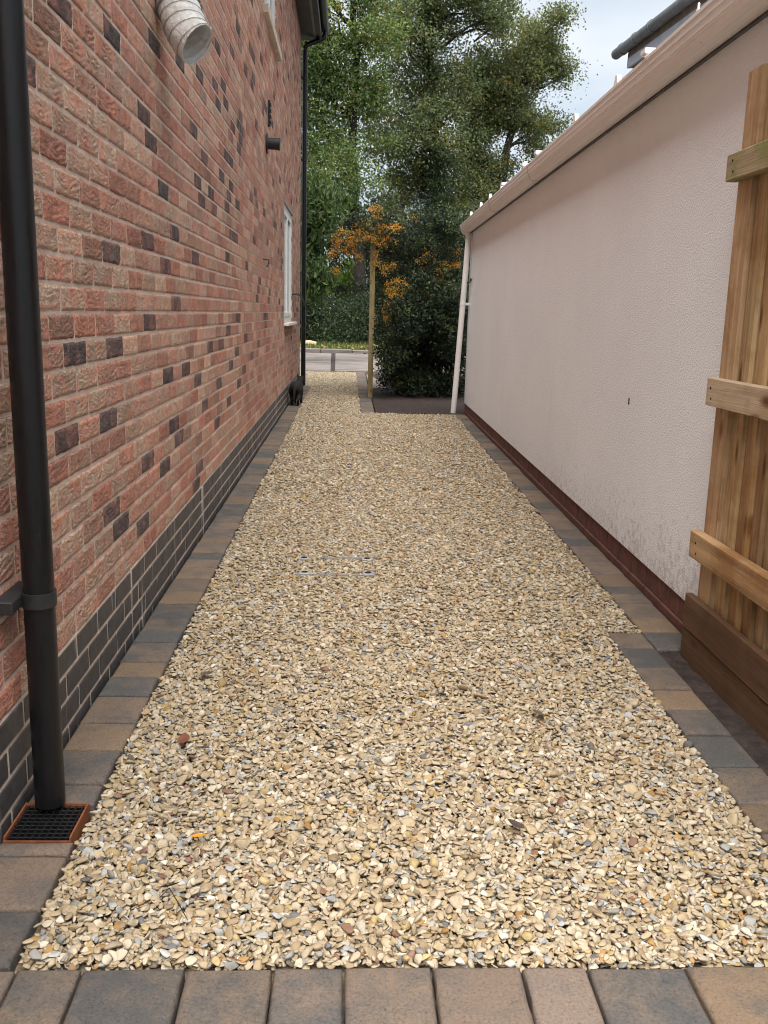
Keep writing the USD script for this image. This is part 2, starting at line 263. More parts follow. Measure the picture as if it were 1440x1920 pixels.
# textured render, pale pinkish paint, dirt splashed up from the ground and a few specks
M_render = mat('painted_render', {
    'g': ('geometry', {}), 'sx': ('separate_xyz', {}),
    'nl': ('noise_texture', {'scale': 1.3, 'detail': 5, 'roughness': 0.6}), 'rl': ('rgb_ramp', {'ramp': [(0.3, (0.79, 0.82, 0.86)), (0.7, (0.84, 0.87, 0.91))]}),
    'nv': ('noise_texture', {'scale': 3.0, 'detail': 4, 'roughness': 0.6}), 'mv': ('mapping', {'mapping_type': 'point', 'scale': (1, 2.5, 0.22)}), 'rv': ('rgb_ramp', {'ramp': [(0.22, (0.94, 0.91, 0.89)), (0.34, (1, 1, 1))]}),
    'nd': ('noise_texture', {'scale': 30, 'detail': 8, 'roughness': 0.8}), 'hz': ('map_range', {'from_min': 0.52, 'from_max': 0.12, 'to_min': 0.0, 'to_max': 0.24, 'clamp': True}),
    'yz': ('map_range', {'from_min': 7.0, 'from_max': 3.3, 'to_min': 0.35, 'to_max': 1.0, 'clamp': True}), 'hy': ('math', {'math_type': 'multiply'}),
    'sb': ('math', {'math_type': 'add'}), 'rd': ('rgb_ramp', {'ramp': [(0.62, (1, 1, 1)), (0.82, (0.62, 0.56, 0.52))]}),
    'vs': ('voronoi_texture', {'scale': 5.5, 'feature': 'f1'}), 'rs': ('rgb_ramp', {'ramp': [(0.030, (0.12, 0.09, 0.07)), (0.042, (1, 1, 1))]}),
    'wn': ('separate_color', {}), 'rk': ('rgb_ramp', {'ramp': [(0.80, (1, 1, 1)), (0.82, (0, 0, 0))]}), 'sm': ('mix', {'mix_type': 'mix', 'color2': (1, 1, 1)}),
    'm1': ('mix', {'mix_type': 'multiply', 'fac': 1.0}), 'm2': ('mix', {'mix_type': 'multiply', 'fac': 1.0}), 'm3': ('mix', {'mix_type': 'multiply', 'fac': 1.0}),
    'vb': ('voronoi_texture', {'scale': 150, 'feature': 'smooth_f1', 'smoothness': 0.6}), 'nb': ('noise_texture', {'scale': 190, 'detail': 3, 'roughness': 0.6}), 'hb': ('math', {'math_type': 'multiply_add', 'value2': 0.8}),
    'bp': ('bump', {'strength': 1.0, 'distance': 0.0038}), 'p': ('principled_bsdf', {'roughness': 0.85, 'specular_ior_level': 0.2})},
    [('g.position', 'nl.vector'), ('g.position', 'nd.vector'), ('g.position', 'vs.vector'), ('g.position', 'vb.vector'), ('g.position', 'nb.vector'), ('g.position', 'mv.vector'), ('mv.vector', 'nv.vector'), ('nv.fac', 'rv.fac'),
     ('nl.fac', 'rl.fac'), ('g.position', 'sx.vector'), ('sx.z', 'hz.value'), ('sx.y', 'yz.value'), ('hz.result', 'hy.value1'), ('yz.result', 'hy.value2'), ('nd.fac', 'sb.value1'), ('hy.value', 'sb.value2'), ('sb.value', 'rd.fac'), ('vs.distance', 'rs.fac'),
     ('vs.color', 'wn.color'), ('wn.r', 'rk.fac'), ('rk.color', 'sm.fac'), ('rs.color', 'sm.color1'),
     ('rl.color', 'm1.color1'), ('rv.color', 'm1.color2'), ('m1.color', 'm2.color1'), ('rd.color', 'm2.color2'), ('m2.color', 'm3.color1'), ('sm.color', 'm3.color2'), ('m3.color', 'p.base_color'),
     ('vb.distance', 'hb.value1'), ('nb.fac', 'hb.value3'), ('hb.value', 'bp.height'), ('bp.normal', 'p.normal')], surface='p.BSDF')
M_redplinth = surf('dark_red_brick', (0.085, 0.038, 0.030), (0.15, 0.062, 0.046), 14, 0.8, 160, 0.002)
M_redmortar = surf('dark_red_mortar', (0.05, 0.026, 0.022), (0.10, 0.055, 0.045), 14, 0.9, 160, 0.002)
M_slate = surf('grey_roof_tile', (0.06, 0.06, 0.065), (0.11, 0.11, 0.115), 10, 0.8, 60, 0.003)
M_fascia_dark = surf('black_fascia', (0.008, 0.008, 0.010), (0.014, 0.014, 0.017), 6, 0.5, 100, 0.0004)
M_grey_gutter = surf('grey_gutter', (0.085, 0.092, 0.10), (0.13, 0.14, 0.15), 6, 0.5, 100, 0.0006)
M_grey_fascia = surf('grey_fascia', (0.34, 0.37, 0.42), (0.44, 0.47, 0.52), 4, 0.6, 100, 0.0006)
M_soffit_brown = surf('brown_soffit', (0.12, 0.10, 0.085), (0.19, 0.16, 0.135), 6, 0.8, 100, 0.001)
M_opal = mat('opal_roof_sheet', {'g': ('geometry', {}), 'n': ('noise_texture', {'scale': 3}), 'r': ('rgb_ramp', {'ramp': [(0.3, (0.55, 0.55, 0.55)), (0.7, (0.65, 0.65, 0.64))]}), 'p': ('principled_bsdf', {'roughness': 0.3})},
             [('g.position', 'n.vector'), ('n.fac', 'r.fac'), ('r.color', 'p.base_color')], surface='p.BSDF')
M_soil = surf('damp_soil', (0.022, 0.015, 0.013), (0.055, 0.038, 0.034), 26, 0.95, 70, 0.016)
M_earth = surf('earth', (0.05, 0.045, 0.03), (0.09, 0.08, 0.05), 2, 0.95, 20, 0.01)
M_concrete = mat('stained_concrete', {
    'g': ('geometry', {}), 'n': ('noise_texture', {'scale': 1.1, 'detail': 6, 'roughness': 0.65}), 'r': ('rgb_ramp', {'ramp': [(0.32, (0.125, 0.105, 0.095)), (0.68, (0.22, 0.195, 0.18))]}),
    'mp': ('mapping', {'mapping_type': 'point', 'scale': (0.35, 2.2, 1)}), 'n2': ('noise_texture', {'scale': 1.6, 'detail': 4, 'roughness': 0.7, 'distortion': 0.8}), 'r2': ('rgb_ramp', {'ramp': [(0.33, (0.55, 0.5, 0.48)), (0.47, (1, 1, 1))]}),
    'm': ('mix', {'mix_type': 'multiply', 'fac': 1.0}), 'b': ('noise_texture', {'scale': 80, 'detail': 4}), 'bp': ('bump', {'distance': 0.003}), 'p': ('principled_bsdf', {'roughness': 0.85, 'specular_ior_level': 0.3})},
    [('g.position', 'n.vector'), ('g.position', 'mp.vector'), ('mp.vector', 'n2.vector'), ('n.fac', 'r.fac'), ('n2.fac', 'r2.fac'), ('r.color', 'm.color1'), ('r2.color', 'm.color2'), ('m.color', 'p.base_color'),
     ('g.position', 'b.vector'), ('b.fac', 'bp.height'), ('bp.normal', 'p.normal')], surface='p.BSDF')
# timber: tone = own tint, loc = direction coordinates (u across, v along) so that the grain follows the board
def timber(name, c_dark, c_light, stain=(0.5, 0.45, 0.4), gscale=1.0, green=None, rough=0.8):
    n = {'t': ('attribute', {'attribute': 'tone'}), 'l': ('attribute', {'attribute': 'loc'}), 'g': ('geometry', {}),
         'mp': ('mapping', {'mapping_type': 'point', 'scale': (24 * gscale, 1.0, 40)}), 'n': ('noise_texture', {'scale': 1.0, 'detail': 6, 'roughness': 0.65, 'distortion': 0.5}),
         'r': ('rgb_ramp', {'ramp': [(0.32, c_dark), (0.68, c_light)]}),
         'mf': ('mapping', {'mapping_type': 'point', 'scale': (260, 5, 40)}), 'nf': ('noise_texture', {'scale': 1.0, 'detail': 4, 'roughness': 0.7}), 'rf': ('rgb_ramp', {'ramp': [(0.3, (0.80, 0.78, 0.75)), (0.6, (1.04, 1.04, 1.04))]}),
         'mk': ('mapping', {'mapping_type': 'point', 'scale': (9, 3.6, 17)}), 'vk': ('voronoi_texture', {'scale': 1.0, 'feature': 'f1'}), 'rk': ('rgb_ramp', {'ramp': [(0.06, (0.30, 0.20, 0.14)), (0.13, (0.62, 0.52, 0.44)), (0.20, (1, 1, 1))]}),
         'ns': ('noise_texture', {'scale': 3.1, 'detail': 5, 'roughness': 0.65}), 'rs': ('rgb_ramp', {'ramp': [(0.38, stain), (0.56, (1, 1, 1))]}),
         'm0': ('mix', {'mix_type': 'multiply', 'fac': 1.0}), 'm1': ('mix', {'mix_type': 'multiply', 'fac': 1.0}), 'm2': ('mix', {'mix_type': 'multiply', 'fac': 1.0}), 'm3': ('mix', {'mix_type': 'multiply', 'fac': 1.0}),
         'bp': ('bump', {'distance': 0.0018}), 'p': ('principled_bsdf', {'roughness': rough, 'specular_ior_level': 0.3})}
    l = [('l.vector', 'mp.vector'), ('l.vector', 'mf.vector'), ('l.vector', 'mk.vector'), ('mp.vector', 'n.vector'), ('mf.vector', 'nf.vector'), ('mk.vector', 'vk.vector'), ('n.fac', 'r.fac'), ('nf.fac', 'rf.fac'), ('vk.distance', 'rk.fac'),
         ('g.position', 'ns.vector'), ('ns.fac', 'rs.fac'), ('r.color', 'm0.color1'), ('t.color', 'm0.color2'), ('m0.color', 'm1.color1'), ('rf.color', 'm1.color2'), ('m1.color', 'm2.color1'), ('rk.color', 'm2.color2'),
         ('m2.color', 'm3.color1'), ('rs.color', 'm3.color2'), ('nf.fac', 'bp.height'), ('bp.normal', 'p.normal')]
    last = 'm3.color'
    if green:
        n['ng'] = ('noise_texture', {'scale': 7, 'detail': 4}); n['rg'] = ('rgb_ramp', {'ramp': [(0.45, (0, 0, 0)), (0.62, (0.75, 0.75, 0.75))]}); n['mg'] = ('mix', {'color2': green})
        l += [('g.position', 'ng.vector'), ('ng.fac', 'rg.fac'), ('rg.color', 'mg.fac'), (last, 'mg.color1')]; last = 'mg.color'
    l.append((last, 'p.base_color'))
    return mat(name, n, l, surface='p.BSDF')
M_board = timber('fence_board', (0.26, 0.165, 0.085), (0.54, 0.385, 0.225), (0.68, 0.55, 0.42))
M_rail = timber('fence_rail', (0.32, 0.235, 0.15), (0.55, 0.44, 0.31), (0.72, 0.64, 0.56))
M_rail_green = timber('mossy_rail', (0.26, 0.20, 0.115), (0.46, 0.375, 0.24), (0.72, 0.68, 0.55), green=(0.17, 0.20, 0.055))
M_gboard = timber('gravel_board', (0.080, 0.041, 0.021), (0.155, 0.086, 0.046), (0.75, 0.7, 0.65))
M_post = timber('new_post', (0.20, 0.155, 0.075), (0.33, 0.265, 0.145), (0.82, 0.8, 0.74))
def leafy(name, rough=0.5, trans=0.3, spec=0.35):
    return mat(name, {'t': ('attribute', {'attribute': 'tone'}), 'p': ('principled_bsdf', {'roughness': rough, 'specular_ior_level': spec}), 'tr': ('translucent_bsdf', {}), 'hs': ('hsv', {'saturation': 1.15, 'value': 1.25}), 'm': ('mix_closure', {'fac': trans})},
               [('t.color', 'p.base_color'), ('t.color', 'hs.color'), ('hs.color', 'tr.color'), ('p.BSDF', 'm.closure1'), ('tr.BSDF', 'm.closure2')], surface='m.closure')
M_leaf = leafy('foliage', 0.5, 0.42)
M_gloss_leaf = leafy('glossy_foliage', 0.5, 0.15, 0.3)
M_bark = surf('bark', (0.014, 0.011, 0.009), (0.040, 0.033, 0.028), 9, 0.95, 30, 0.02, stretch=(1, 1, 0.25))
M_berry = toned('berry', 0.4, 30, (0.8, 0.8, 0.8), (1.1, 1.1, 1.1), 100, 0.0002, spec=0.5)
M_vinyl = mat('white_vinyl', {'g': ('geometry', {}), 'n': ('noise_texture', {'scale': 26, 'detail': 5, 'roughness': 0.7}), 'r': ('rgb_ramp', {'ramp': [(0.3, (0.70, 0.69, 0.66)), (0.6, (0.84, 0.84, 0.83))]}),
    'nb': ('noise_texture', {'scale': 55, 'detail': 4, 'roughness': 0.65, 'distortion': 1.2}), 'bp': ('bump', {'distance': 0.012}), 'p': ('principled_bsdf', {'roughness': 0.32, 'specular_ior_level': 0.55}), 'tr': ('translucent_bsdf', {'color': (0.8, 0.8, 0.76)}), 'm': ('mix_closure', {'fac': 0.25})},
    [('g.position', 'n.vector'), ('g.position', 'nb.vector'), ('n.fac', 'r.fac'), ('r.color', 'p.base_color'), ('nb.fac', 'bp.height'), ('bp.normal', 'p.normal'), ('p.BSDF', 'm.closure1'), ('tr.BSDF', 'm.closure2')], surface='m.closure')
M_wire = surf('hose_wire', (0.16, 0.15, 0.14), (0.25, 0.24, 0.22), 20, 0.5, 100, 0.0003)
M_fur = surf('black_fur', (0.006, 0.006, 0.006), (0.016, 0.014, 0.013), 60, 0.75, 250, 0.004, spec=0.3, stretch=(1, 1, 0.4))
M_pink = surf('cat_eye', (0.3, 0.3, 0.05), (0.4, 0.4, 0.08), 60, 0.2, 250, 0.0001)
M_metal = surf('grey_lug', (0.20, 0.205, 0.20), (0.32, 0.32, 0.31), 60, 0.5, 200, 0.0006)
M_grass = leafy('grass_blade', 0.6, 0.3)
M_dry = toned('dead_leaf', 0.7, 40, (0.7, 0.7, 0.7), (1.15, 1.15, 1.15), 120, 0.001)

# ------------------------------------------------------------------ ground
put('ground', grid_sheet(-400, 400, -60, 700, 41, 41, -0.075), M_earth, kind='structure')

# gravel path: a bed below the stones
GX0, GX1 = -0.592, 1.20
put('gravel_path', [grid_sheet(-0.60, 1.30, 1.30, 11.2, 40, 160, -0.034, 0.008, 5), grid_sheet(-1.9, 0.17, 11.2, 18.9, 30, 90, -0.034, 0.008, 5)], M_gbase, kind='structure', smooth=True)

def right_edge(y):
    return np.where(y < 3.36, 0.99 + 0.012 * (y - 2), 1.14 + (y - 3.36) * 0.019)

# paving blocks -------------------------------------------------
def paver_mesh(x0, x1, y0, y1, z=0.0, skew=0.0, seed=0, along='y'):
    """a worn paving block: rounded rim, uneven outline"""
    nx, ny = 9, 9
    e = lambda n: np.concatenate([[0, 0.025, 0.07], np.linspace(0.07, 0.93, n - 4)[1:-1], [0.93, 0.975, 1]])
    u, v = e(9), e(9)
    U, Vv = np.meshgrid(u, v)
    P = np.stack([x0 + (x1 - x0) * U, y0 + (y1 - y0) * Vv, np.zeros_like(U)], -1)
    rim = np.minimum(np.minimum(U, 1 - U) * (x1 - x0), np.minimum(Vv, 1 - Vv) * (y1 - y0))
    P[..., 2] = z - 0.009 * np.clip(1 - rim / 0.012, 0, 1) ** 2
    q = P.reshape(-1, 3)
    nz = meshkit.noise(q * 22 + seed * 3.7, seed) - 0.5
    q[:, 2] += nz * 0.003
    r = rim.ravel() < 1e-6
    q[r, 0] += (meshkit.noise(q[r] * 35, seed + 5) - 0.5) * 0.006
    q[r, 1] += (meshkit.noise(q[r] * 35, seed + 9) - 0.5) * 0.006
    q[:, 1] += skew * (q[:, 0] - x0)
    n = 9
    i, j = np.meshgrid(np.arange(n - 1), np.arange(n - 1), indexing='ij'); a = (i * n + j).ravel()
    f = np.vstack([np.stack([a, a + 1, a + n + 1], 1), np.stack([a, a + n + 1, a + n], 1)])
    loop = [k for k in range(n)] + [k * n + n - 1 for k in range(1, n)] + [n * (n - 1) + k for k in range(n - 2, -1, -1)] + [k * n for k in range(n - 2, 0, -1)]
    base = len(q); low = q[loop].copy(); low[:, 2] = z - 0.06
    L = len(loop); s = np.arange(L); t = (s + 1) % L; lp = np.array(loop)
    f = np.vstack([f, np.stack([lp[s], base + s, base + t], 1), np.stack([lp[s], base + t, lp[t]], 1)])
    return np.vstack([q, low]), f

def ptone(kind, r=random):
    d = {'b': (0.22, 0.35), 'o': (0.10, 0.95), 'd': (0.85, 0.3), 'm': (0.55, 0.5), 'x': (0.5, 0.15), 'p': (0.08, 0.05)}[kind]
    return (d[0] + r.uniform(-.08, .08), d[1] + r.uniform(-.1, .1), r.uniform(0.9, 1.1) * (1.12 if kind == 'p' else 1))

edge_l = thing('block_edging', 'narrow strip of brown and charcoal paving blocks along the brick house wall', kind='structure')
edge_r = thing('block_edging', 'narrow strip of paving blocks along the foot of the white rendered wall', kind='structure')
edge_s = thing('block_edging', 'short strip of paving blocks stepped out beside the fence soil strip', kind='structure')
edge_f = thing('block_edging', 'row of large paving blocks across the near end of the gravel', kind='structure')
edge_p = thing('block_edging', 'far strip of paving blocks that the wooden post stands on', kind='structure')
sd = 0
def lay(parent, x0, x1, ys, kinds, xs=None, step=0.0):
    global sd
    for k in range(len(ys) - 1):
        sd += 1
        kd = kinds[k] if k < len(kinds) else random.choice('bbodmxdm')
        a, b = (x0, x1) if xs is None else xs((ys[k] + ys[k + 1]) / 2)
        put('paver', paver_mesh(a + 0.002 + random.uniform(0, .004), b - 0.002 - random.uniform(0, .004), ys[k] + 0.0025, ys[k + 1] - 0.0025, -0.002 + random.uniform(-.003, .003), random.uniform(-.015, .015), sd), M_paver, parent, smooth=40, tone=ptone(kd))
def more(y, end):
    out = [y]
    while out[-1] < end - 0.2: out.append(out[-1] + random.choice([0.118, 0.155, 0.16, 0.195, 0.2]))
    out.append(end); return out
yl = [1.497, 1.663, 1.853]
lay(edge_l, -0.762, -0.594, yl + [1.905], ['d', 'b', 'b'])
yl = [2.066, 2.164, 2.351, 2.522, 2.713, 2.869, 3.005, 3.194, 3.32, 3.463, 3.639, 3.809, 4.003, 4.332 - .14, 4.332, 4.458, 4.665]
yl = yl[:-1] + more(4.665, 15.0)
lay(edge_l, -0.762, -0.594, yl, ['x', 'x', 'o', 'b', 'd', 'o', 'm', 'd', 'm', 'd', 'o', 'b', 'o', 'b', 'd', 'b', 'o'])
yr = [3.17, 3.363, 3.532, 3.858 - .13, 3.858, 3.968, 4.163, 4.345, 4.516, 4.70, 4.872, 5.103, 5.342]
yr = yr[:-1] + more(5.342, 11.22)
lay(edge_r, 0, 0, yr, ['d', 'o', 'b', 'b', 'd', 'o', 'b', 'b', 'b', 'd', 'x', 'b'], xs=lambda y: (1.14 + (y - 3.36) * 0.019, 1.303 + (y - 3.34) * 0.0148))
ys = [1.50, 1.63, 1.79, 1.956, 2.081, 2.277, 2.469, 2.645, 2.801, 2.994, 3.183, 3.349]
lay(edge_s, 0, 0, ys, ['b', 'o', 'b', 'o', 'm', 'd', 'x', 'o', 'b', 'd', 'b', 'b'][:], xs=lambda y: (0.985 + 0.012 * (y - 2), 1.135 + 0.008 * (y - 2)))
fx = [-0.75, -0.581, -0.464, -0.278, -0.12, 0.009, 0.171, 0.336, 0.458, 0.643, 0.81, 0.985, 1.14]
for k in range(len(fx) - 1):
    sd += 1
    put('paver', paver_mesh(fx[k] + .002, fx[k + 1] - .002, 1.325, 1.492 + random.uniform(-.002, .002), random.uniform(-.003, .001), random.uniform(-.01, .01), sd), M_paver, edge_f, smooth=40, tone=ptone('bmdbxbbpdoob'[k]))
lay(edge_p, 0.155, 0.33, more(11.15, 18.85), 'bxbxdbxxb')

# gravel stones -------------------------------------------------
PEB = [((0.402, 0.327, 0.226), 28), ((0.361, 0.281, 0.180), 20), ((0.440, 0.375, 0.281), 18), ((0.328, 0.252, 0.161), 10), ((0.262, 0.200, 0.131), 5), ((0.468, 0.427, 0.361), 6), ((0.271, 0.266, 0.251), 6), ((0.337, 0.338, 0.331), 4), ((0.309, 0.181, 0.070), 2), ((0.197, 0.110, 0.076), 1), ((0.140, 0.139, 0.140), 1.5), ((0.374, 0.281, 0.140), 3)]
gravel = UsdGeom.PointInstancer.Define(stage, '/World/gravel')
info(gravel.GetPrim(), 'loose cream and tan gravel stones covering the path between the houses', 'gravel', None, 'stuff')
protos = UsdGeom.Scope.Define(stage, '/World/gravel/stones')
prng = np.random.default_rng(3)
plist, pw = [], []
def pebble(seed):
    r = np.random.default_rng(seed)
    p = r.normal(size=(int(r.integers(9, 14)), 3)); p /= np.linalg.norm(p, axis=1, keepdims=True)
    p *= np.array([1.0, r.uniform(0.55, 0.9), r.uniform(0.26, 0.5)]) * r.uniform(0.85, 1.0, (len(p), 1))
    h = trimesh.convex.convex_hull(p)
    h = h.subdivide()
    e = trimesh.Trimesh(np.array(h.vertices), h.faces, process=False)
    trimesh.smoothing.filter_laplacian(e, lamb=0.42, iterations=1)
    v = np.array(e.vertices); v /= np.abs(v).max()
    return v, np.array(h.faces)
k = 0
for col, w in PEB:
    for rep in range(3):
        c = np.array(col) * prng.uniform(0.88, 1.1)
        o = put('stone', pebble(100 + k), M_pebble, protos.GetPrim(), smooth=62, tone=c)
        plist.append(o.GetPath()); pw.append(w / 3); k += 1
gravel.CreatePrototypesRel().SetTargets(plist)
pw = np.array(pw) / sum(pw)
LUGS = [(-0.20, 4.37), (0.105, 4.37), (-0.185, 4.115), (0.105, 4.115)]
def region_ok(x, y):
    a = (y > 1.505) & (y < 11.13) & (x > GX0 + 0.004) & (x < right_edge(y) - 0.006)
    a |= (y >= 11.13) & (y < 18.75) & (x > np.where(y < 15.0, GX0, -1.85)) & (x < 0.152)
    for lx, ly in LUGS: a &= ~((np.abs(x - lx) < 0.03) & (np.abs(y - ly) < 0.028))
    return a
def scatter(y0, y1, per, smin, smax, z, zj, tilt):
    area = (y1 - y0) * 3.2; n = int(per * area)
    g = int(math.sqrt(n / area * 1) + 1)
    nx, ny = int(3.2 * math.sqrt(per)), int((y1 - y0) * math.sqrt(per))
    X, Y = np.meshgrid(np.arange(nx), np.arange(ny))
    x = -1.9 + 3.2 * (X.ravel() + prng.uniform(-0.1, 1.1, nx * ny)) / nx
    y = y0 + (y1 - y0) * (Y.ravel() + prng.uniform(-0.1, 1.1, nx * ny)) / ny
    s = prng.uniform(smin, smax, len(x)) * np.where(prng.random(len(x)) < 0.06, 1.45, 1) * np.where(prng.random(len(x)) < 0.28, 0.68, 1)
    ok = region_ok(x, y); x, y, s = x[ok], y[ok], s[ok]
    hump = 0.012 * (meshkit.fbm(np.stack([x * 3.1, y * 3.1, 0 * x], 1), 2, 4) - 0.5)
    zz = z + hump + prng.uniform(-zj, zj, len(x))
    # random turn about z with a lean
    yaw = prng.uniform(0, 2 * np.pi, len(x)); lean = np.abs(prng.normal(0, tilt, len(x))); ax = prng.uniform(0, 2 * np.pi, len(x))
    q1 = np.stack([np.cos(yaw / 2), 0 * yaw, 0 * yaw, np.sin(yaw / 2)], 1)
    q2 = np.stack([np.cos(lean / 2), np.sin(lean / 2) * np.cos(ax), np.sin(lean / 2) * np.sin(ax), 0 * ax], 1)
    w = q2[:, 0] * q1[:, 0] - (q2[:, 1:] * q1[:, 1:]).sum(1)
    v = q2[:, :1] * q1[:, 1:] + q1[:, :1] * q2[:, 1:] + np.cross(q2[:, 1:], q1[:, 1:])
    return np.stack([x, y, zz], 1), s, np.hstack([w[:, None], v])
parts = [scatter(1.4, 6.0, 4800, 0.0095, 0.0140, -0.0185, 0.003, 0.3), scatter(1.4, 6.0, 8600, 0.0072, 0.0138, -0.010, 0.0035, 0.36), scatter(1.4, 6.0, 1600, 0.008, 0.0155, -0.003, 0.0035, 0.45),
         scatter(6.0, 18.8, 2600, 0.0115, 0.0165, -0.020, 0.004, 0.35), scatter(6.0, 18.8, 4600, 0.0095, 0.0160, -0.008, 0.007, 0.5)]
P = np.vstack([p[0] for p in parts]); Sc = np.hstack([p[1] for p in parts]); Q = np.vstack([p[2] for p in parts])
gravel.CreatePositionsAttr(Vt.Vec3fArray.FromNumpy(P.astype(np.float32)))
gravel.CreateScalesAttr(Vt.Vec3fArray.FromNumpy(np.repeat(Sc[:, None], 3, 1).astype(np.float32)))
gravel.CreateOrientationsAttr(Vt.QuathArray([Gf.Quath(float(q[0]), float(q[1]), float(q[2]), float(q[3])) for q in Q]))
gravel.CreateProtoIndicesAttr(Vt.IntArray.FromNumpy(prng.choice(len(plist), len(P), p=pw).astype(np.int32)))

# ------------------------------------------------------------------ soil, far ground
def soil(x0, x1, y0, y1, nx, ny, z, seed):
    v, f = grid_sheet(x0, x1, y0, y1, nx, ny, z, 0.02, 9, seed); v[:, 2] += 0.012 * (meshkit.fbm(v * 45, 3, seed) - 0.5); return v, f
put('soil_bed', soil(0.335, 3.2, 11.12, 18.3, 140, 340, 0.0, 2), M_soil, kind='structure', smooth=True)
put('soil_strip', soil(1.128, 1.245, 1.2, 3.17, 24, 300, -0.014, 5), M_soil, kind='structure', smooth=True)
far_pav = thing('block_paving', 'small patch of pale paving blocks behind the post beside the soil', kind='structure')
yy = [14.6, 15.0, 15.35, 15.7, 16.1, 16.5, 16.9, 17.3, 17.8]
for k in range(8):
    sd += 1; put('paver', paver_mesh(0.336, 0.64 - k * 0.03, yy[k] + .003, yy[k + 1] - .003, 0.022, 0, sd), M_paver, far_pav, smooth=40, tone=(0.25, 0.1, 1.6))

drive = thing('concrete_drive', 'stained pale concrete slabs crossing beyond the end of the gravel', kind='structure')
def skew_slab(q, z0, z1): return vf(trimesh.convex.convex_hull(np.array([(x, y, z) for x, y in q for z in (z0, z1)])))
put('slab', skew_slab([(-9, 18.9), (-0.36, 19.0), (-0.50, 27.2), (-9, 27.2)], -0.07, -0.004), M_concrete, drive)
put('slab', skew_slab([(-0.27, 19.0), (6, 19.1), (6, 27.2), (-0.38, 27.2)], -0.07, 0.001), M_concrete, drive)
put('slab_joint', skew_slab([(-0.36, 19.0), (-0.27, 19.0), (-0.38, 27.2), (-0.50, 27.2)], -0.07, -0.012), M_soil, drive)
kerb = thing('kerb', 'low grey stone kerb between the concrete and the grass verge', kind='structure')
xk = -9.0
while xk < 9:
    put('kerb_stone', rbox(xk + .006, xk + .904, 27.45, 27.75, -0.07, 0.10 + random.uniform(-.015, .01), 0.02), M_concrete, kerb); xk += 0.91
put('gutter_strip', grid_sheet(-9, 9, 27.2, 27.45, 30, 3, -0.012, 0.01, 6), M_soil, kind='structure')
put('verge', grid_sheet(-30, 30, 27.75, 60, 60, 40, 0.04, 0.10, 0.6, 3), surf('verge_earth', (0.05, 0.055, 0.02), (0.09, 0.11, 0.035), 3, 0.95, 20, 0.02), kind='structure', smooth=True)

def leaf_cloud(C, size, aspect, tone, droop=0.0, rng=None, fold=0.25):
    """diamond-shaped leaves (2 folded halves = 4 triangles would cost more: 2 triangles each) at the centres C"""
    n = len(C); rng = rng or RNG
    a = rng.normal(size=(n, 3)); a[:, 2] -= droop; a /= np.linalg.norm(a, axis=1, keepdims=True)
    b = rng.normal(size=(n, 3)); b -= (b * a).sum(1, keepdims=True) * a; b /= np.linalg.norm(b, axis=1, keepdims=True)
    nrm = np.cross(a, b)
    L = size[:, None] * 0.5; W = L * aspect
    v = np.stack([C - a * L, C + b * W + nrm * L * fold, C + a * L, C - b * W + nrm * L * fold], 1).reshape(-1, 3)
    k = np.arange(n)[:, None] * 4
    f = np.vstack([k + np.array([[0, 1, 2]]), k + np.array([[0, 2, 3]])])
    return (v, f), np.repeat(tone, 4, 0)

g = np.random.default_rng(11)
gx, gy = g.uniform(-7, 7, 9000), 27.85 + 12 * g.random(9000) ** 1.3
C = np.stack([gx, gy, np.full(9000, 0.06)], 1)
h = g.uniform(0.06, 0.16, 9000); d = g.normal(0, 0.35, (9000, 2)) * h[:, None]
w = g.uniform(0.012, 0.03, 9000); th = g.uniform(0, np.pi, 9000)
bl = np.stack([C - np.stack([w * np.cos(th), w * np.sin(th), 0 * w + .03], 1), C + np.stack([w * np.cos(th), w * np.sin(th), 0 * w - .03], 1), C + np.stack([d[:, 0], d[:, 1], h], 1)], 1).reshape(-1, 3)
tn = np.array([0.060, 0.092, 0.022]) * g.uniform(0.6, 1.5, (9000, 1)); yel = g.random(9000) < 0.12; tn[yel] = np.array([0.26, 0.23, 0.07]) * g.uniform(0.5, 1.2, (yel.sum(), 1))
put('grass', (bl, np.arange(27000).reshape(-1, 3)), M_grass, tone=np.repeat(tn, 3, 0), label='rough green grass of the verge beyond the concrete', cat='grass', kind='stuff')
nl = 260; Cl = np.stack([g.uniform(-5, 5, nl), g.uniform(27.3, 31.5, nl), np.full(nl, 0.13)], 1)
(lv, lf), lt = leaf_cloud(Cl, g.uniform(0.05, 0.12, nl), 0.7, np.array([[0.40, 0.24, 0.09]]) * g.uniform(0.5, 1.4, (nl, 1)), rng=g)
put('leaf_litter', (lv, lf), M_leaf, tone=lt, label='scattered brown fallen leaves on the grass verge and kerb', cat='leaf litter', kind='stuff')
put('branch_log', tube([at(568, 649, 32.0) + [0, 0, .08], at(580, 648.5, 32) + [0, 0, .08], at(593, 650, 32) + [0, 0, .07]], [0.10, 0.11, 0.09], 8), surf('cut_wood', (0.42, 0.33, 0.22), (0.55, 0.45, 0.32), 6, 0.9, 40, 0.004), smooth=40, label='pale bare log lying on the grass verge beyond the drive', cat='log')

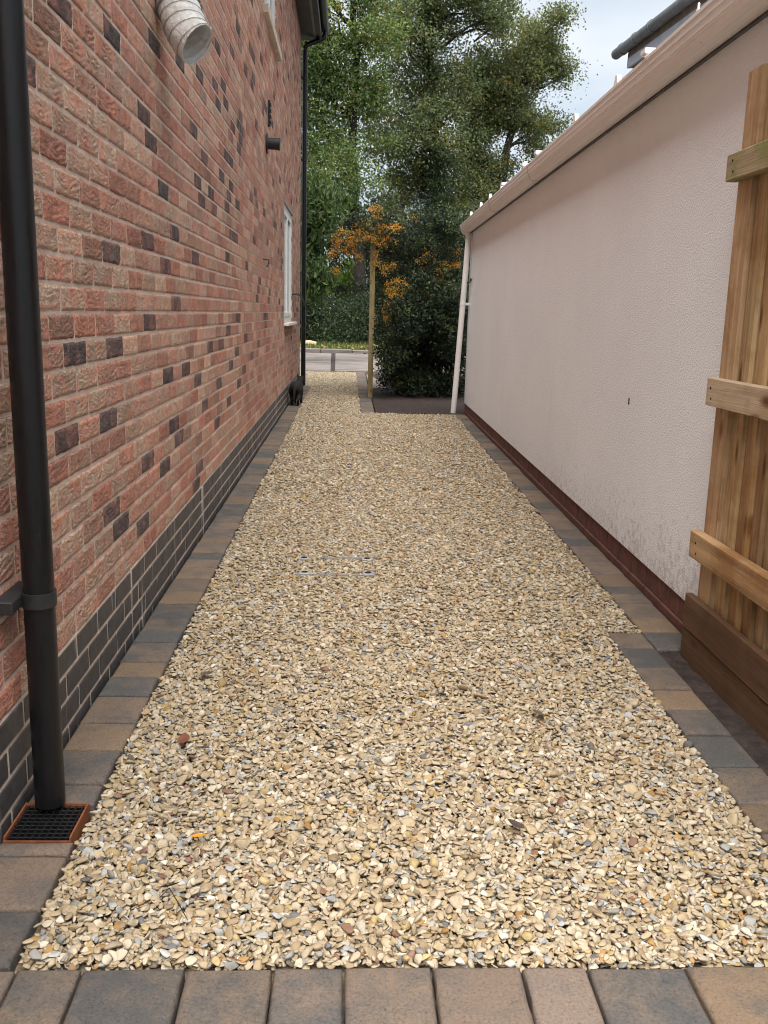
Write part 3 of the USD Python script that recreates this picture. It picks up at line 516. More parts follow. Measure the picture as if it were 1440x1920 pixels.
# ------------------------------------------------------------------ brick house
XB = -0.765                        # faces of the bricks
YH0, YH1, ZT = 0.9, 14.82, 5.12
house = thing('brick_house', 'red brick house with blue brick plinth and black eaves along the gravel', 'house')
WIN = [(11.22, 12.78, 1.025, 2.40), (8.72, 10.02, 3.70, 4.75)]           # openings y0 y1 z0 z1
def wall_core(x0, x1):
    yc = sorted({YH0, YH1, *[w[0] for w in WIN], *[w[1] for w in WIN]}); zc = sorted({0.25, ZT, *[w[2] for w in WIN], *[w[3] for w in WIN]})
    out = []
    for a, b in zip(yc, yc[1:]):
        runs = []
        for c, d in zip(zc, zc[1:]):
            if any(w[0] <= (a + b) / 2 <= w[1] and w[2] <= (c + d) / 2 <= w[3] for w in WIN): continue
            if runs and abs(runs[-1][1] - c) < 1e-9: runs[-1][1] = d
            else: runs.append([c, d])
        out += [box(x0, x1, a, b, c, d) for c, d in runs]
    return out
put('wall', wall_core(-1.0, XB - 0.0031), M_mortar, house)
put('plinth_wall', box(-1.0, XB - 0.0012, YH0, YH1, -0.07, 0.2495), M_pmortar, house)
put('end_wall', box(-7.0, -1.0, YH1 - 0.25, YH1, -0.07, ZT), M_mortar, house)

DARK_A = [(270, 30), (115, 310), (500, 130), (690, 190), (805, 270), (645, 500), (675, 620), (735, 850), (900, 320), (985, 205), (970, 370), (1005, 370), (870, 575), (915, 690), (890, 810), (905, 890), (948, 865), (960, 940), (660, 1085), (500, 1140), (785, 1045), (745, 1190), (880, 1160), (1070, 910), (1025, 1150), (985, 460), (1100, 300), (1030, 870), (1085, 505), (1045, 580), (1180, 480)]
DARK_B = [(333, 400), (512, 370), (670, 255), (787, 168), (745, 15), (295, 785), (480, 700), (750, 495), (833, 470), (885, 515), (780, 720), (805, 775), (660, 885), (740, 910), (497, 1105), (540, 1160), (640, 1150), (893, 905), (880, 980), (918, 630), (975, 710), (945, 365), (990, 350), (1065, 385), (985, 535), (1075, 520), (1095, 470), (1035, 450), (1028, 290), (1105, 320), (1070, 235), (1160, 140), (1130, 400), (1165, 345), (1030, 610)]
dark_at = [(x / 2.4, y / 2.4) for x, y in DARK_A] + [(x / 2.4, 500 + y / 2.4) for x, y in DARK_B]
PIT, CO = 0.2245, 0.075
def onwall(px, py):
    d = ray(px, py); return EYE + d * XB / d[0]
def cell(y, z):
    r = int(math.floor((z - 0.25) / CO)); off = 2.34 + (0 if r % 2 == 0 else PIT / 2)
    return r, int(math.floor((y - off) / PIT))
darkset = {cell(*onwall(*p)[1:]) for p in dark_at}
def shows(y, z):
    c = AX.T @ (np.array([XB, y, z]) - EYE)
    if c[2] > -0.3: return None
    px, py = 720 + 1743 * c[0] / -c[2], 960 - 1743 * c[1] / -c[2]
    return px, py

def face(y0, y1, z0, z1, ny, nz, depth, amp, seed, sc=26):
    """a brick's front as a rough sheet with sides going back into the mortar"""
    ed = lambda k, e: np.linspace(0, 1, k) if k < 4 else np.concatenate([[0, e], np.linspace(e, 1 - e, k - 2)[1:-1], [1 - e, 1]])
    u = ed(ny, 0.028); v = ed(nz, 0.085)
    U, V = np.meshgrid(u, v); Y, Z = y0 + (y1 - y0) * U, z0 + (z1 - z0) * V
    q = np.stack([np.full(U.shape, XB), Y, Z], -1).reshape(-1, 3)
    rim = ((U == 0) | (U == 1) | (V == 0) | (V == 1)).ravel()
    s = np.array([seed * 1.37, 0, seed * 0.71])
    n1 = meshkit.fbm(q * sc + s, 3, 3) - 0.5
    rr = np.hypot((U - 0.5) * 0.215 * 0.40, (V - 1.05) * 0.075).ravel()
    edge = np.minimum(np.minimum(U, 1 - U) * 0.215, np.minimum(V, 1 - V) * 0.075).ravel()
    msk = np.clip(meshkit.noise(q * 15 + s, 8) * 2.6 - 0.75, 0, 1) * np.clip(edge / 0.008, 0, 1) * np.clip((0.92 - V.ravel()) * 4, 0, 1)
    groove = np.clip(np.sin(rr * 2 * np.pi / 0.017 + n1 * 17 + seed), 0, 1) ** 1.3 * msk
    q[:, 0] += np.where(rim, (-0.0022 + n1 * 0.0025) if ny > 2 else 0.0, n1 * amp - groove * 0.0042 + 0.0011)
    q[:, 0] += ((seed * 0.7548) % 1.0 - 0.5) * 0.0016 + ((seed * 0.5698) % 1.0 - 0.5) * 0.010 * (q[:, 1] - (y0 + y1) / 2)
    if ny > 2: q[~rim, 0] = np.maximum(q[~rim, 0], XB - 0.0016); q[rim, 0] = np.maximum(q[rim, 0], XB - 0.0029)
    q[rim, 1] += (meshkit.noise(q[rim] * 40 + s, 1) - 0.5) * 0.006; q[rim, 2] += (meshkit.noise(q[rim] * 40 + s, 2) - 0.5) * 0.005
    i, j = np.meshgrid(np.arange(nz - 1), np.arange(ny - 1), indexing='ij'); a = (i * ny + j).ravel()
    f = np.vstack([np.stack([a, a + 1, a + ny + 1], 1), np.stack([a, a + ny + 1, a + ny], 1)])
    loop = list(range(ny)) + [k * ny + ny - 1 for k in range(1, nz)] + [ny * (nz - 1) + k for k in range(ny - 2, -1, -1)] + [k * ny for k in range(nz - 2, 0, -1)]
    lp = np.array(loop); L = len(lp); b = len(q); low = q[lp].copy(); low[:, 0] = XB - depth
    s_, t_ = np.arange(L), (np.arange(L) + 1) % L
    f = np.vstack([f, np.stack([lp[s_], b + s_, b + t_], 1), np.stack([lp[s_], b + t_, lp[t_]], 1)])
    loc = np.stack([(U.ravel() - 0.5) * 0.215, (V.ravel() - 1.05) * 0.075, np.full(U.size, (seed * 0.61803) % 1.0)], 1)
    return (np.vstack([q, low]), f), np.vstack([loc, loc[lp]])

br = random.Random(21)
cells = []
for r in range(0, 65):
    z0 = 0.25 + r * CO + 0.0055; off = 2.34 + (0 if r % 2 == 0 else PIT / 2)
    n0 = int((1.35 - off) / PIT) - 1
    for c in range(n0, 70):
        y0 = off + c * PIT + 0.0065; y1 = y0 + PIT - 0.013
        if y0 < 1.3 or y0 > YH1 - 0.03: continue
        y1 = min(y1, YH1 + 0.004); z1 = z0 + CO - 0.011
        segs = [(y0, y1)]
        for w in WIN:
            if z1 > w[2] + .03 and z0 < w[3] - .03:
                new = []
                for a, b in segs:
                    if b <= w[0] or a >= w[1]: new.append((a, b)); continue
                    if a < w[0] - .03: new.append((a, w[0]))
                    if b > w[1] + .03: new.append((w[1], b))
                segs = new
        for a, b in segs:
            u = br.random()
            isd = (r, c) in darkset or (u < 0.055 and (a > 5.2 and r > 8 or a > 8.5))
            tone = (br.uniform(.8, 1.0) if isd else (br.uniform(.18, .40) if u > 0.91 else br.uniform(0, 0.14)), 0.0 if isd else (br.uniform(0.8, 1.0) if br.random() < 0.42 else br.uniform(0.12, 0.6)), br.uniform(0.80, 1.14))
            p = shows((a + b) / 2, (z0 + z1) / 2)
            inv = p is not None and -40 < p[0] < 640 and -40 < p[1] < 1960
            area = 1.0 / a ** 3 if inv else 0
            cells.append((area, a, b, z0, z1, tone))
order = sorted(range(len(cells)), key=lambda i: -cells[i][0])
big = set(order[:299])
V_, F_, T_, L_, n_ = [], [], [], [], 0
for k, i in enumerate(order):
    area, a, b, z0, z1, tone = cells[i]
    near = a < 6.5 and area > 0
    (m, loc) = face(a, b, z0, z1, 26 if k < 130 else 14 if k < 299 else (8 if near else 2), 14 if k < 130 else 8 if k < 299 else (5 if near else 2), 0.016, 0.0045, i)
    if i in big: put('brick', m, M_brick, house, smooth=50, tone=tone, loc=loc)
    else:
        V_.append(m[0]); F_.append(m[1] + n_); n_ += len(m[0]); T_.append(np.repeat([tone], len(m[0]), 0)); L_.append(loc)
put('small_bricks', (np.vstack(V_), np.vstack(F_)), M_brick, house, smooth=False, tone=np.vstack(T_), loc=np.vstack(L_), kind='stuff')
# blue brick plinth
pr = []
for r in range(-1, 4):
    z0 = -0.05 + (r + 1) * 0.075 - 0.0 + 0.005; z1 = z0 + 0.065
    if r == 3: pass
    off = 2.445 + (0 if r % 2 == 1 else PIT / 2)
    if z1 > 0.252: continue
    c = int((1.4 - off) / PIT) - 1
    while off + c * PIT < YH1 - 0.02:
        a = off + c * PIT + 0.0055; b = min(a + PIT - 0.011, YH1 + 0.004); c += 1
        if a < 1.2: continue
        p = shows((a + b) / 2, z0); pr.append((-(1 / a ** 3 if p and p[1] < 1990 else 0), a, b, z0, z1))
for r in range(4):
    pass
pr.sort(); far_ = []
for k, (w, a, b, z0, z1) in enumerate(pr):
    m = rbox(XB - 0.02, XB + 0.001 + random.uniform(-.001, .001), a, b, z0, z1, 0.003)
    if k < 240: put('plinth_brick', m, M_blue, house)
    else: far_.append(m)
if far_: put('small_plinth_bricks', far_, M_blue, house, kind='stuff')
# windows
def window(w, sill_stone, nlights):
    y0, y1, z0, z1 = w; x = XB - 0.022
    f = put('window', [box(x - 0.06, x, y0 + .004, y0 + 0.06, z0 + .004, z1 - .004), box(x - 0.06, x, y1 - 0.06, y1 - .004, z0 + .004, z1 - .004), box(x - 0.06, x - .0005, y0 + 0.06, y1 - 0.06, z0 + .004, z0 + 0.065), box(x - 0.06, x - .0005, y0 + 0.06, y1 - 0.06, z1 - 0.065, z1 - .004)], M_frame, house)
    step = (y1 - y0 - 0.12) / nlights
    for k in range(nlights):
        a, b = y0 + 0.06 + k * step, y0 + 0.06 + (k + 1) * step; s = 0.05
        put('sash', [box(x - .045, x + .008, a + .004, a + s, z0 + .07, z1 - .07), box(x - .045, x + .008, b - s, b - .004, z0 + .07, z1 - .07), box(x - .045, x + .007, a + s, b - s, z0 + .07, z0 + .07 + s), box(x - .045, x + .007, a + s, b - s, z1 - .07 - s, z1 - .07)], M_frame, f)
        put('pane', box(x - 0.022, x - 0.014, a + s - .005, b - s + .005, z0 + .07 + s - .005, z1 - .07 - s + .005), M_glass, f)
    if sill_stone: put('sill', rbox(x - .05, XB + 0.045, y0 - 0.13, y1 + 0.13, z0 - 0.075, z0 - 0.001, 0.005), M_stone, f)
    else: put('sill', rbox(x - .05, XB + 0.06, y0 - 0.05, y1 + 0.06, z0 - 0.034, z0 - 0.001, 0.004), M_frame, f)
    put('lintel', box(x - .05, XB + 0.004, y0 - 0.08, y1 + 0.08, z1 + .001, z1 + 0.012), M_grey_fascia, f)
    put('room', box(-1.6, -1.05, y0 - .2, y1 + .2, z0 - .2, z1 + .2), M_inside, f)
window(WIN[0], False, 2); window(WIN[1], True, 2)
# eaves: soffit, fascia, roof
put('soffit', box(-1.0, -0.50, YH0, 15.08, 5.115, 5.135), M_fascia_dark, house)
put('soffit_trim', box(-0.585, -0.555, YH0, 15.07, 5.105, 5.1145), M_grey_gutter, house)
put('fascia', box(-0.4995, -0.475, YH0, 15.09, 5.08, 5.32), M_fascia_dark, house)
put('eaves_gutter', tube([(-0.425, YH0, 5.26), (-0.425, 8, 5.262), (-0.425, 15.12, 5.265)], 0.058, 12), M_black, house, smooth=40)
put('bargeboard', box(-1.0, -0.50, 15.06, 15.09, 5.136, 5.33), M_fascia_dark, house)
put('roof', prism([(-0.47, 5.32), (-4.0, 7.4), (-7.4, 5.32)], (0, YH0, 0), (0, 15.1, 0), (1, 0, 0), (0, 0, 1)), M_slate, house)
# flue terminal
fl = thing('boiler_flue', 'small black flue stub with round plate on the brick wall', 'flue')
fy, fz = 8.82, 2.62
put('wall_plate', tube([(XB + .004, fy, fz), (XB + 0.016, fy, fz)], 0.085, 24), M_black_dull, fl, smooth=40)
put('flue_pipe', tube([(XB + 0.016, fy, fz), (XB + 0.115, fy, fz - .003)], 0.05, 20), M_black_dull, fl, smooth=40)
put('end_ring', tube([(XB + 0.105, fy, fz - .003), (XB + 0.125, fy, fz - .004)], 0.054, 20), M_black_dull, fl, smooth=40)
put('vent_strip', [rbox(XB - .002, XB + 0.022, 9.0, 9.055, 2.80, 3.02, .003)] + [rbox(XB + .02, XB + 0.03, 8.995, 9.06, 2.82 + .05 * k, 2.845 + .05 * k, .002) for k in range(4)], M_black_dull, label='narrow black slotted strip fixed upright on the brick wall above the flue', cat='vent')
put('wall_hook', tube([onwall(494, 486) + [.0, 0, 0], onwall(497, 487) + [.03, 0, 0], onwall(498, 491) + [.03, 0, -.01], onwall(496, 495) + [.022, 0, -.02]], 0.007, 6), M_black_dull, label='tiny black hook on the brick wall between flue and window', cat='hook')
cb = [onwall(548, 552) + [.0, 0, 0], onwall(552, 551) + [.05, 0, 0.0], onwall(556, 556) + [.07, 0, 0], onwall(561, 566) + [.07, 0, 0], onwall(564, 578) + [.045, 0, 0]]
put('cable', tube(cb, 0.012, 6), M_black_dull, smooth=40, label='thin black cable looping out of the brick wall towards the far downpipe', cat='cable')

# white ducting hose
hose = thing('vent_hose', 'white crinkled vinyl ducting hose drooping out of the brick wall', 'hose')
A, B = np.array([XB + 0.01, 4.02, 2.40]), np.array([-0.595, 3.87, 2.155])
n = 150; t = np.linspace(0, 1, n)
ctrl = [A, A + [0.075, 0.0, 0.01], B + np.array([-0.085, 0.03, 0.065]), B]
cen = ((1 - t) ** 3)[:, None] * ctrl[0] + (3 * t * (1 - t) ** 2)[:, None] * ctrl[1] + (3 * t ** 2 * (1 - t))[:, None] * ctrl[2] + (t ** 3)[:, None] * ctrl[3]
tg = np.gradient(cen, axis=0); tg /= np.linalg.norm(tg, axis=1, keepdims=True)
a = np.cross(tg, [0, 1.0, 0]); a /= np.linalg.norm(a, axis=1, keepdims=True); b = np.cross(tg, a)
sides = 64; ang = np.arange(sides) * 2 * np.pi / sides
ph = t[:, None] * 2 * np.pi * 9 + ang[None]
rad = 0.081 * (1 + 0.045 * np.abs(np.sin(ph / 2)) - 0.02)
wr = meshkit.fbm(np.stack([np.cos(ang)[None] * 9 + 0 * t[:, None], np.sin(ang)[None] * 9 + 0 * t[:, None], t[:, None] * 5 + 0 * ang[None]], -1), 3, 5) - 0.5
rad = rad * (1 + 0.10 * wr)
hv = (cen[:, None] + rad[..., None] * (np.cos(ang)[None, :, None] * a[:, None] + np.sin(ang)[None, :, None] * b[:, None]))
hin = (cen[:, None] + (rad - 0.003)[..., None] * (np.cos(ang)[None, :, None] * a[:, None] + np.sin(ang)[None, :, None] * b[:, None]))
def sheetf(n, s, off, flip):
    i, j = np.meshgrid(np.arange(n - 1), np.arange(s), indexing='ij')
    q = np.stack([i * s + j, i * s + (j + 1) % s, (i + 1) * s + (j + 1) % s, (i + 1) * s + j], -1).reshape(-1, 4) + off
    f = np.vstack([q[:, [0, 1, 2]], q[:, [0, 2, 3]]]); return f[:, ::-1] if flip else f
N = n * sides; e = (n - 1) * sides + np.arange(sides); e2 = (n - 1) * sides + (np.arange(sides) + 1) % sides
rimf = np.vstack([np.stack([e, e2, e2 + N], 1), np.stack([e, e2 + N, e + N], 1)])
put('hose_skin', (np.vstack([hv.reshape(-1, 3), hin.reshape(-1, 3)]), np.vstack([sheetf(n, sides, 0, False), sheetf(n, sides, N, True), rimf])), M_vinyl, hose, smooth=True)
tt = np.linspace(0.02, 0.999, 420); ia = np.clip((tt * (n - 1)).astype(int), 0, n - 1); aw = -tt * 2 * np.pi * 9
rw = 0.0825
put('wire_coil', tube(cen[ia] + rw * (np.cos(aw)[:, None] * a[ia] + np.sin(aw)[:, None] * b[ia]), 0.0012, 5), M_wire, hose)
it = int(0.52 * n)
put('hose_clip', tube(cen[it] + 0.0855 * (np.cos(ang)[:, None] * a[it] + np.sin(ang)[:, None] * b[it]), 0.0045, 6), M_wire, hose, smooth=40)

# near downpipe and drain
dp = thing('downpipe', 'thick black downpipe close by on the brick wall ending over the drain', 'downpipe')
PX, PY = -0.692, 2.045
put('pipe', tube([(PX, PY, 0.012), (PX, PY, 0.72), (PX - .001, PY, 2.0), (PX - .001, PY, 4.0), (PX - .001, PY, 5.2)], 0.0345, 40), M_black, dp, smooth=40)
for zc in (0.52, 2.4, 4.2):
    cl = put('clip', tube([(PX, PY, zc - 0.017), (PX, PY, zc + 0.017)], 0.0385, 40), M_black_dull, dp, smooth=40)
    put('clip_ear', [rbox(XB - .004, PX - 0.03, PY - 0.085, PY + 0.085, zc - 0.015, zc + 0.015, 0.003), rbox(XB - .004, PX - .02, PY - 0.022, PY + 0.022, zc - 0.0145, zc + 0.0145, .003)], M_black_dull, cl)
dr = thing('drain_gully', 'black square drain grid in an orange surround under the near downpipe', 'drain')
gx0, gx1, gy0, gy1 = -0.756, -0.606, 1.908, 2.062
put('surround', [box(gx0, gx1, gy0, gy0 + .004, -0.05, -0.0065), box(gx0, gx1, gy1 - .004, gy1, -0.05, 0.0015), box(gx0, gx0 + .004, gy0 + .004, gy1 - .004, -0.05, 0.0013), box(gx1 - .004, gx1, gy0 + .004, gy1 - .004, -0.05, 0.0013)], M_terra, dr)
put('sump', box(gx0 + .006, gx1 - .006, gy0 + .006, gy1 - .006, -0.065, -0.035), M_void, dr)
for k in range(9):
    x = gx0 + 0.012 + k * (gx1 - gx0 - 0.024) / 8; put('bar', rbox(x - .0022, x + .0022, gy0 + .0065, gy1 - .0065, -0.02, -0.002, .0008), M_black, dr)
for k in range(9):
    y = gy0 + 0.012 + k * (gy1 - gy0 - 0.024) / 8; put('bar', rbox(gx0 + .0065, gx1 - .0065, y - .0022, y + .0022, -0.019, -0.0025, .0008), M_black, dr)

# far downpipe
dp2 = thing('downpipe', 'slim black downpipe with swan neck at the far corner of the brick house', 'downpipe')
qx, qy = -0.715, 14.90
put('pipe', tube([(qx, qy, 0.01), (qx, qy, 2), (qx, qy, 4), (qx, qy, 4.93)], 0.036, 20), M_black, dp2, smooth=40)
put('swan_neck', tube([(qx, qy, 4.90), (qx, qy, 4.97), (qx + .03, qy, 5.01), (qx + 0.22, qy + .02, 5.09), (qx + .27, qy + .02, 5.12), (qx + .29, qy + .02, 5.16), (qx + .29, qy + .02, 5.26)], 0.037, 16), M_black, dp2, smooth=50)
for zc in (0.9, 1.75, 3.4, 4.55):
    put('clip', [tube([(qx, qy, zc - .016), (qx, qy, zc + .016)], 0.042, 20), rbox(XB - .03, qx - .03, qy - 0.09, qy + 0.02, zc - .013, zc + .013, .003)], M_black_dull, dp2)

# ------------------------------------------------------------------ white rendered house on the other side
WX = lambda y: 1.31 + 0.0148 * (y - 3.34)
wh = thing('white_house', 'single storey building with pale textured render and white gutter', 'house')
def slab(xa, xb, y0, y1, z0, z1):
    """box whose long faces follow the wall's slight angle; xa, xb are distances from the wall's face (positive into the building)"""
    v = [(WX(y) + d, y, z) for d in (xa, xb) for y in (y0, y1) for z in (z0, z1)]
    return vf(trimesh.convex.convex_hull(np.array(v)))
W0, W1 = 0.9, 11.42
put('rendered_wall', slab(0, 0.25, W0, W1, 0.112, 2.117), M_render, wh)
put('back_wall', slab(0.25, 2.0, W1 - .2, W1 - .002, 0.112, 2.135), M_render, wh)
put('plinth_wall', slab(0.022, 0.25, W0, W1 - .004, -0.07, 0.111), M_redmortar, wh)
y = 3.02; k = 0
while y < W1 - .05:
    put('plinth_brick', slab(0.008 + random.uniform(-.001, .001), 0.03, y + .004, min(y + 0.111, W1 - .002) - .004, 0.022, 0.1095), M_redplinth, wh); y += 0.111
y = 3.0
while y < W1 - .05:
    put('ledge_brick', slab(-0.004 + random.uniform(-.001, .001), 0.03, y + .003, min(y + 0.225, W1 - .002) - .003, -0.06, 0.018), M_redplinth, wh); y += 0.225
# gutter with ogee face
prof = [(-0.012, 2.132), (-0.020, 2.122), (-0.055, 2.108), (-0.078, 2.105), (-0.096, 2.110), (-0.107, 2.122), (-0.112, 2.138), (-0.1155, 2.140), (-0.1165, 2.148), (-0.120, 2.150), (-0.124, 2.172), (-0.1275, 2.174), (-0.129, 2.196), (-0.134, 2.198), (-0.135, 2.210), (-0.128, 2.212), (-0.122, 2.200), (-0.105, 2.13), (-0.08, 2.115), (-0.022, 2.14), (-0.012, 2.14)]
def gut(y0, y1, grow=0.0):
    c = np.mean(prof, 0); pr_ = [(p[0] + (p[0] - c[0]) * grow, p[1] + (p[1] - c[1]) * grow) for p in prof]
    return prism(pr_, (WX(y0), y0, 0), (WX(y1), y1, 0), (1, 0, 0), (0, 0, 1))
joints = [6.86, 8.92]
ends = [W0, 6.86, 8.92, 11.46]
for a, b in zip(ends, ends[1:]): put('gutter', gut(a + .004, b - .004), M_gutter, wh)
for j in joints: put('gutter_joint', gut(j - 0.0038, j + 0.0038, 0.012), M_void, wh)
put('gutter_stop_end', gut(11.461, 11.475, 0.02), M_gutter, wh)
put('fascia_board', slab(-0.011, 0.24, W0, W1, 2.118, 2.21), M_grey_gutter, wh)  # grey fascia whose dark lower edge draws the shaded gap between wall and gutter
# low roof of pale sheets between white bars with end caps
sl = math.tan(math.radians(7))
def roofpiece(y0, y1, d0, d1, z, th):
    v = [(WX((y0 + y1) / 2) + d, y, z + (d + 0.05) * sl + t) for d in (d0, d1) for y in (y0, y1) for t in (0, th)]
    return vf(trimesh.convex.convex_hull(np.array(v)))
caps = [(3.05, 'b'), (3.79, 't'), (4.05, 'b'), (4.74, 'u'), (5.64, 'u'), (6.49, 'b'), (7.01, 'b'), (7.36, 'u'), (8.03, 'b'), (8.55, 'u'), (9.32, 'u'), (10.04, 'u'), (10.94, 'u')]
yy = [W0] + [c[0] for c in caps] + [W1]
for p, q in zip(yy, yy[1:]): put('roof_sheet', roofpiece(p + .012, q - .012, -0.03, 2.1, 2.185, 0.012), M_opal, wh)
for y, kd in caps:
    rb = put('glazing_bar', roofpiece(y - .03 * (1 if kd != 'u' else .6), y + .03, -0.045, 2.1, 2.199, 0.03), M_white_upvc, wh)
    x = WX(y)
    if kd == 'u':      # upright tapered cap
        v = [(x - 0.075 + t, y + s * w_, z) for (w_, z) in ((0.05, 2.195), (0.045, 2.25), (0.014, 2.305), (0.008, 2.31)) for s in (-1, 1) for t in (0, 0.022)]
        put('end_cap', vf(trimesh.convex.convex_hull(np.array(v))), M_white_upvc, rb)
    elif kd == 'b':    # flat bar end standing out over the gutter
        put('end_cap', rbox(x - 0.145, x + 0.05, y - .03, y + .03, 2.220, 2.243, .003), M_white_upvc, rb)
    else:
        put('end_cap', [vf(trimesh.convex.convex_hull(np.array([(x - .04 + t, yy_, zz_) for t in (0, .012) for yy_, zz_ in ((y - .10, 2.20), (y + .05, 2.20), (y - .10, 2.262), (y + .05, 2.285))]))), rbox(x - .06, x - .05, y - .12, y - .10, 2.19, 2.29, .002), tube([(x - .055, y - .115, 2.28), (x - .05, y - .1, 2.31), (x - .045, y - .085, 2.28)], .004, 6)], M_white_upvc, rb)
put('screw_hole', [tube([(WX(4.35) - .003, 4.35, .80), (WX(4.35) + .002, 4.35, .80)], .007, 8), rbox(WX(4.35) - .004, WX(4.35) + .002, 4.345, 4.353, .775, .80, .001)], M_void, wh)
# white downpipe leaning at the far corner
wp = thing('downpipe', 'white downpipe at the far corner of the pale rendered wall', 'downpipe')
put('pipe', tube([(1.282, 11.27, 0.0), (1.33, 11.27, 1.0), (1.381, 11.27, 2.08)], 0.033, 20), M_white_upvc, wp, smooth=40)
put('outlet', tube([(1.379, 11.27, 2.07), (1.365, 11.27, 2.118)], 0.037, 20), M_white_upvc, wp, smooth=40)
put('clip', [tube([(1.345, 11.27, 1.28), (1.347, 11.27, 1.31)], 0.037, 20), rbox(1.37, 1.432, 11.25, 11.29, 1.28, 1.31, .003)], M_white_upvc, wp)

# neighbour's eaves behind the white roof
nb = thing('neighbour_house', 'house corner behind the white roof showing grey gutter and fascia', 'house')
p0, p1 = np.array([3.687, 14.0, 4.80]), np.array([3.859, 11.462, 4.80]); dirn = (p1 - p0) / np.linalg.norm(p1 - p0); pe = p0 + dirn * 9.5; side = np.array([-dirn[1], dirn[0], 0]); side = side if side[0] > 0 else -side
put('gutter', tube([p0 + [0, 0, .0], p0 + dirn * .02, p0 + dirn * 4, pe], [0.07, 0.07, 0.07, 0.07], 16), M_grey_gutter, nb, smooth=40)
put('gutter_collar', [tube([p0 + dirn * d, p0 + dirn * (d + .06)], 0.080, 16) for d in (0.25, 0.75, 1.3, 2.6)], M_grey_gutter, nb, smooth=40)
def pr4(prof_, d0=0.3): return prism(prof_, p0 + dirn * d0, pe, side, (0, 0, 1))
put('fascia', pr4([(0.07, -0.13), (0.10, -0.13), (0.10, 0.12), (0.07, 0.12)]), M_soffit_brown, nb)
put('frieze_board', pr4([(0.066, -0.25), (0.105, -0.25), (0.105, -0.131), (0.066, -0.131)]), M_grey_fascia, nb)
put('soffit', pr4([(0.106, -0.245), (0.42, -0.245), (0.42, -0.225), (0.106, -0.225)]), M_soffit_brown, nb)
put('wall', prism([(0.421, -4.9), (4.0, -4.9), (4.0, 0.0), (0.421, 0.0)], p0 + dirn * 0.55, pe, side, (0, 0, 1)), M_soffit_brown, nb)
put('roof', prism([(0.02, 0.05), (4.6, 2.4), (4.7, 0.05)], p0 + dirn * 0.1, pe, side, (0, 0, 1)), M_slate, nb)
cor = []
for k in range(5):
    cor.append(prism([(0.12 + .035 * k, -0.145 - 0.045 * k), (0.5, -0.145 - 0.045 * k), (0.5, -0.104 - 0.045 * k), (0.12 + .035 * k, -0.104 - 0.045 * k)], p0 + dirn * (0.34 + .03 * k), p0 + dirn * 0.56, side, (0, 0, 1)))
for c in cor: put('corbel_brick', c, M_slate, nb)
cp = p0 + dirn * 0.42 + side * 0.1 + np.array([0, 0, -0.03])
put('rain_pipe', tube([cp, cp + [0.02, 0, -.09], cp + [0.15, 0.02, -.17], cp + [0.24, .03, -.26], cp + [0.25, .03, -1.5]], 0.045, 14), M_grey_gutter, nb, smooth=40)

# ------------------------------------------------------------------ fence
fence = thing('wooden_fence', 'close boarded timber fence with rails and dark gravel boards at the near right', 'fence')
FX = 1.242; FY1 = 3.10
def board_loc(v, along, u0=0.0):
    """grain coordinates: across, along, own offset"""
    v = np.asarray(v); return v
def plank(name, m, M_, axis, parent, tone, seed, label=None):
    v, f = vf(m); tri = v[f].reshape(-1, 3); ff = np.arange(len(tri)).reshape(-1, 3)
    if axis == 'z': loc = np.stack([tri[:, 1] + tri[:, 0], tri[:, 2], np.full(len(tri), seed * 0.37)], 1)
    else: loc = np.stack([tri[:, 2] + tri[:, 0], tri[:, 1], np.full(len(tri), seed * 0.37)], 1)
    return put(name, (tri, ff), M_, parent, tone=tone, loc=loc, label=label)
edges = [FY1, 2.985, 2.868, 2.765, 2.668, 2.565, 2.462, 2.36, 2.255, 2.15, 2.05, 1.95, 1.85]
fr = random.Random(5)
for k, (b, a) in enumerate(zip(edges, edges[1:])):
    # feather edge: thick at the far side, thin where the next one laps it
    zt = 1.94 + fr.uniform(-.012, .008)
    if k == 0: zt = 1.935
    pr_ = [(FX + 0.024, b - 0.0015), (FX + 0.014, b - .0015), (FX + 0.000, a + 0.0035), (FX + 0.022, a + .0015)]
    v = [(x, y, z) for x, y in pr_ for z in (0.16, zt)]
    if k == 0: pr_ = [(FX + 0.022, b - .0015), (FX, b - .0015), (FX - 0.001, a + .0035), (FX + 0.020, a + .0015)]; v = [(x, y, z) for x, y in pr_ for z in (0.16, zt)]
    c = fr.uniform(0.72, 1.12)
    plank('board', vf(trimesh.convex.convex_hull(np.array(v))), M_board, 'z', fence, (c * fr.uniform(.97, 1.05), c, c * fr.uniform(.9, 1.02)), k)
for k, (z0, z1, M_, lb) in enumerate(((1.608, 1.690, M_rail_green, 'green stained top rail'), (0.893, 0.985, M_rail, None), (0.362, 0.456, M_board, 'darker brown lowest rail'))):
    plank('rail', rbox(1.203, FX - 0.001, 1.0, FY1 + (0.012, 0.0, 0.02)[k], z0, z1, 0.003), M_, 'y', fence, (1.0, 1.0, 1.0) if k < 2 else (0.95, 0.9, 0.85), 20 + k, lb)
    rp = 1.203
    for dz in (0.025, 0.06):
        put('nail_head', tube([(rp - .0015, FY1 - 0.055 + dz * .3, z0 + dz), (rp + .002, FY1 - 0.055 + dz * .3, z0 + dz)], 0.004, 8), M_void, fence)
plank('gravel_board', rbox(1.213, FX - .002, 1.0, 3.138, 0.098, 0.222, 0.003), M_gboard, 'y', fence, (1.0, 1, 1), 31)
plank('gravel_board', rbox(1.216, FX - .002, 1.0, 3.145, -0.06, 0.0965, 0.003), M_gboard, 'y', fence, (0.85, .85, .85), 32)

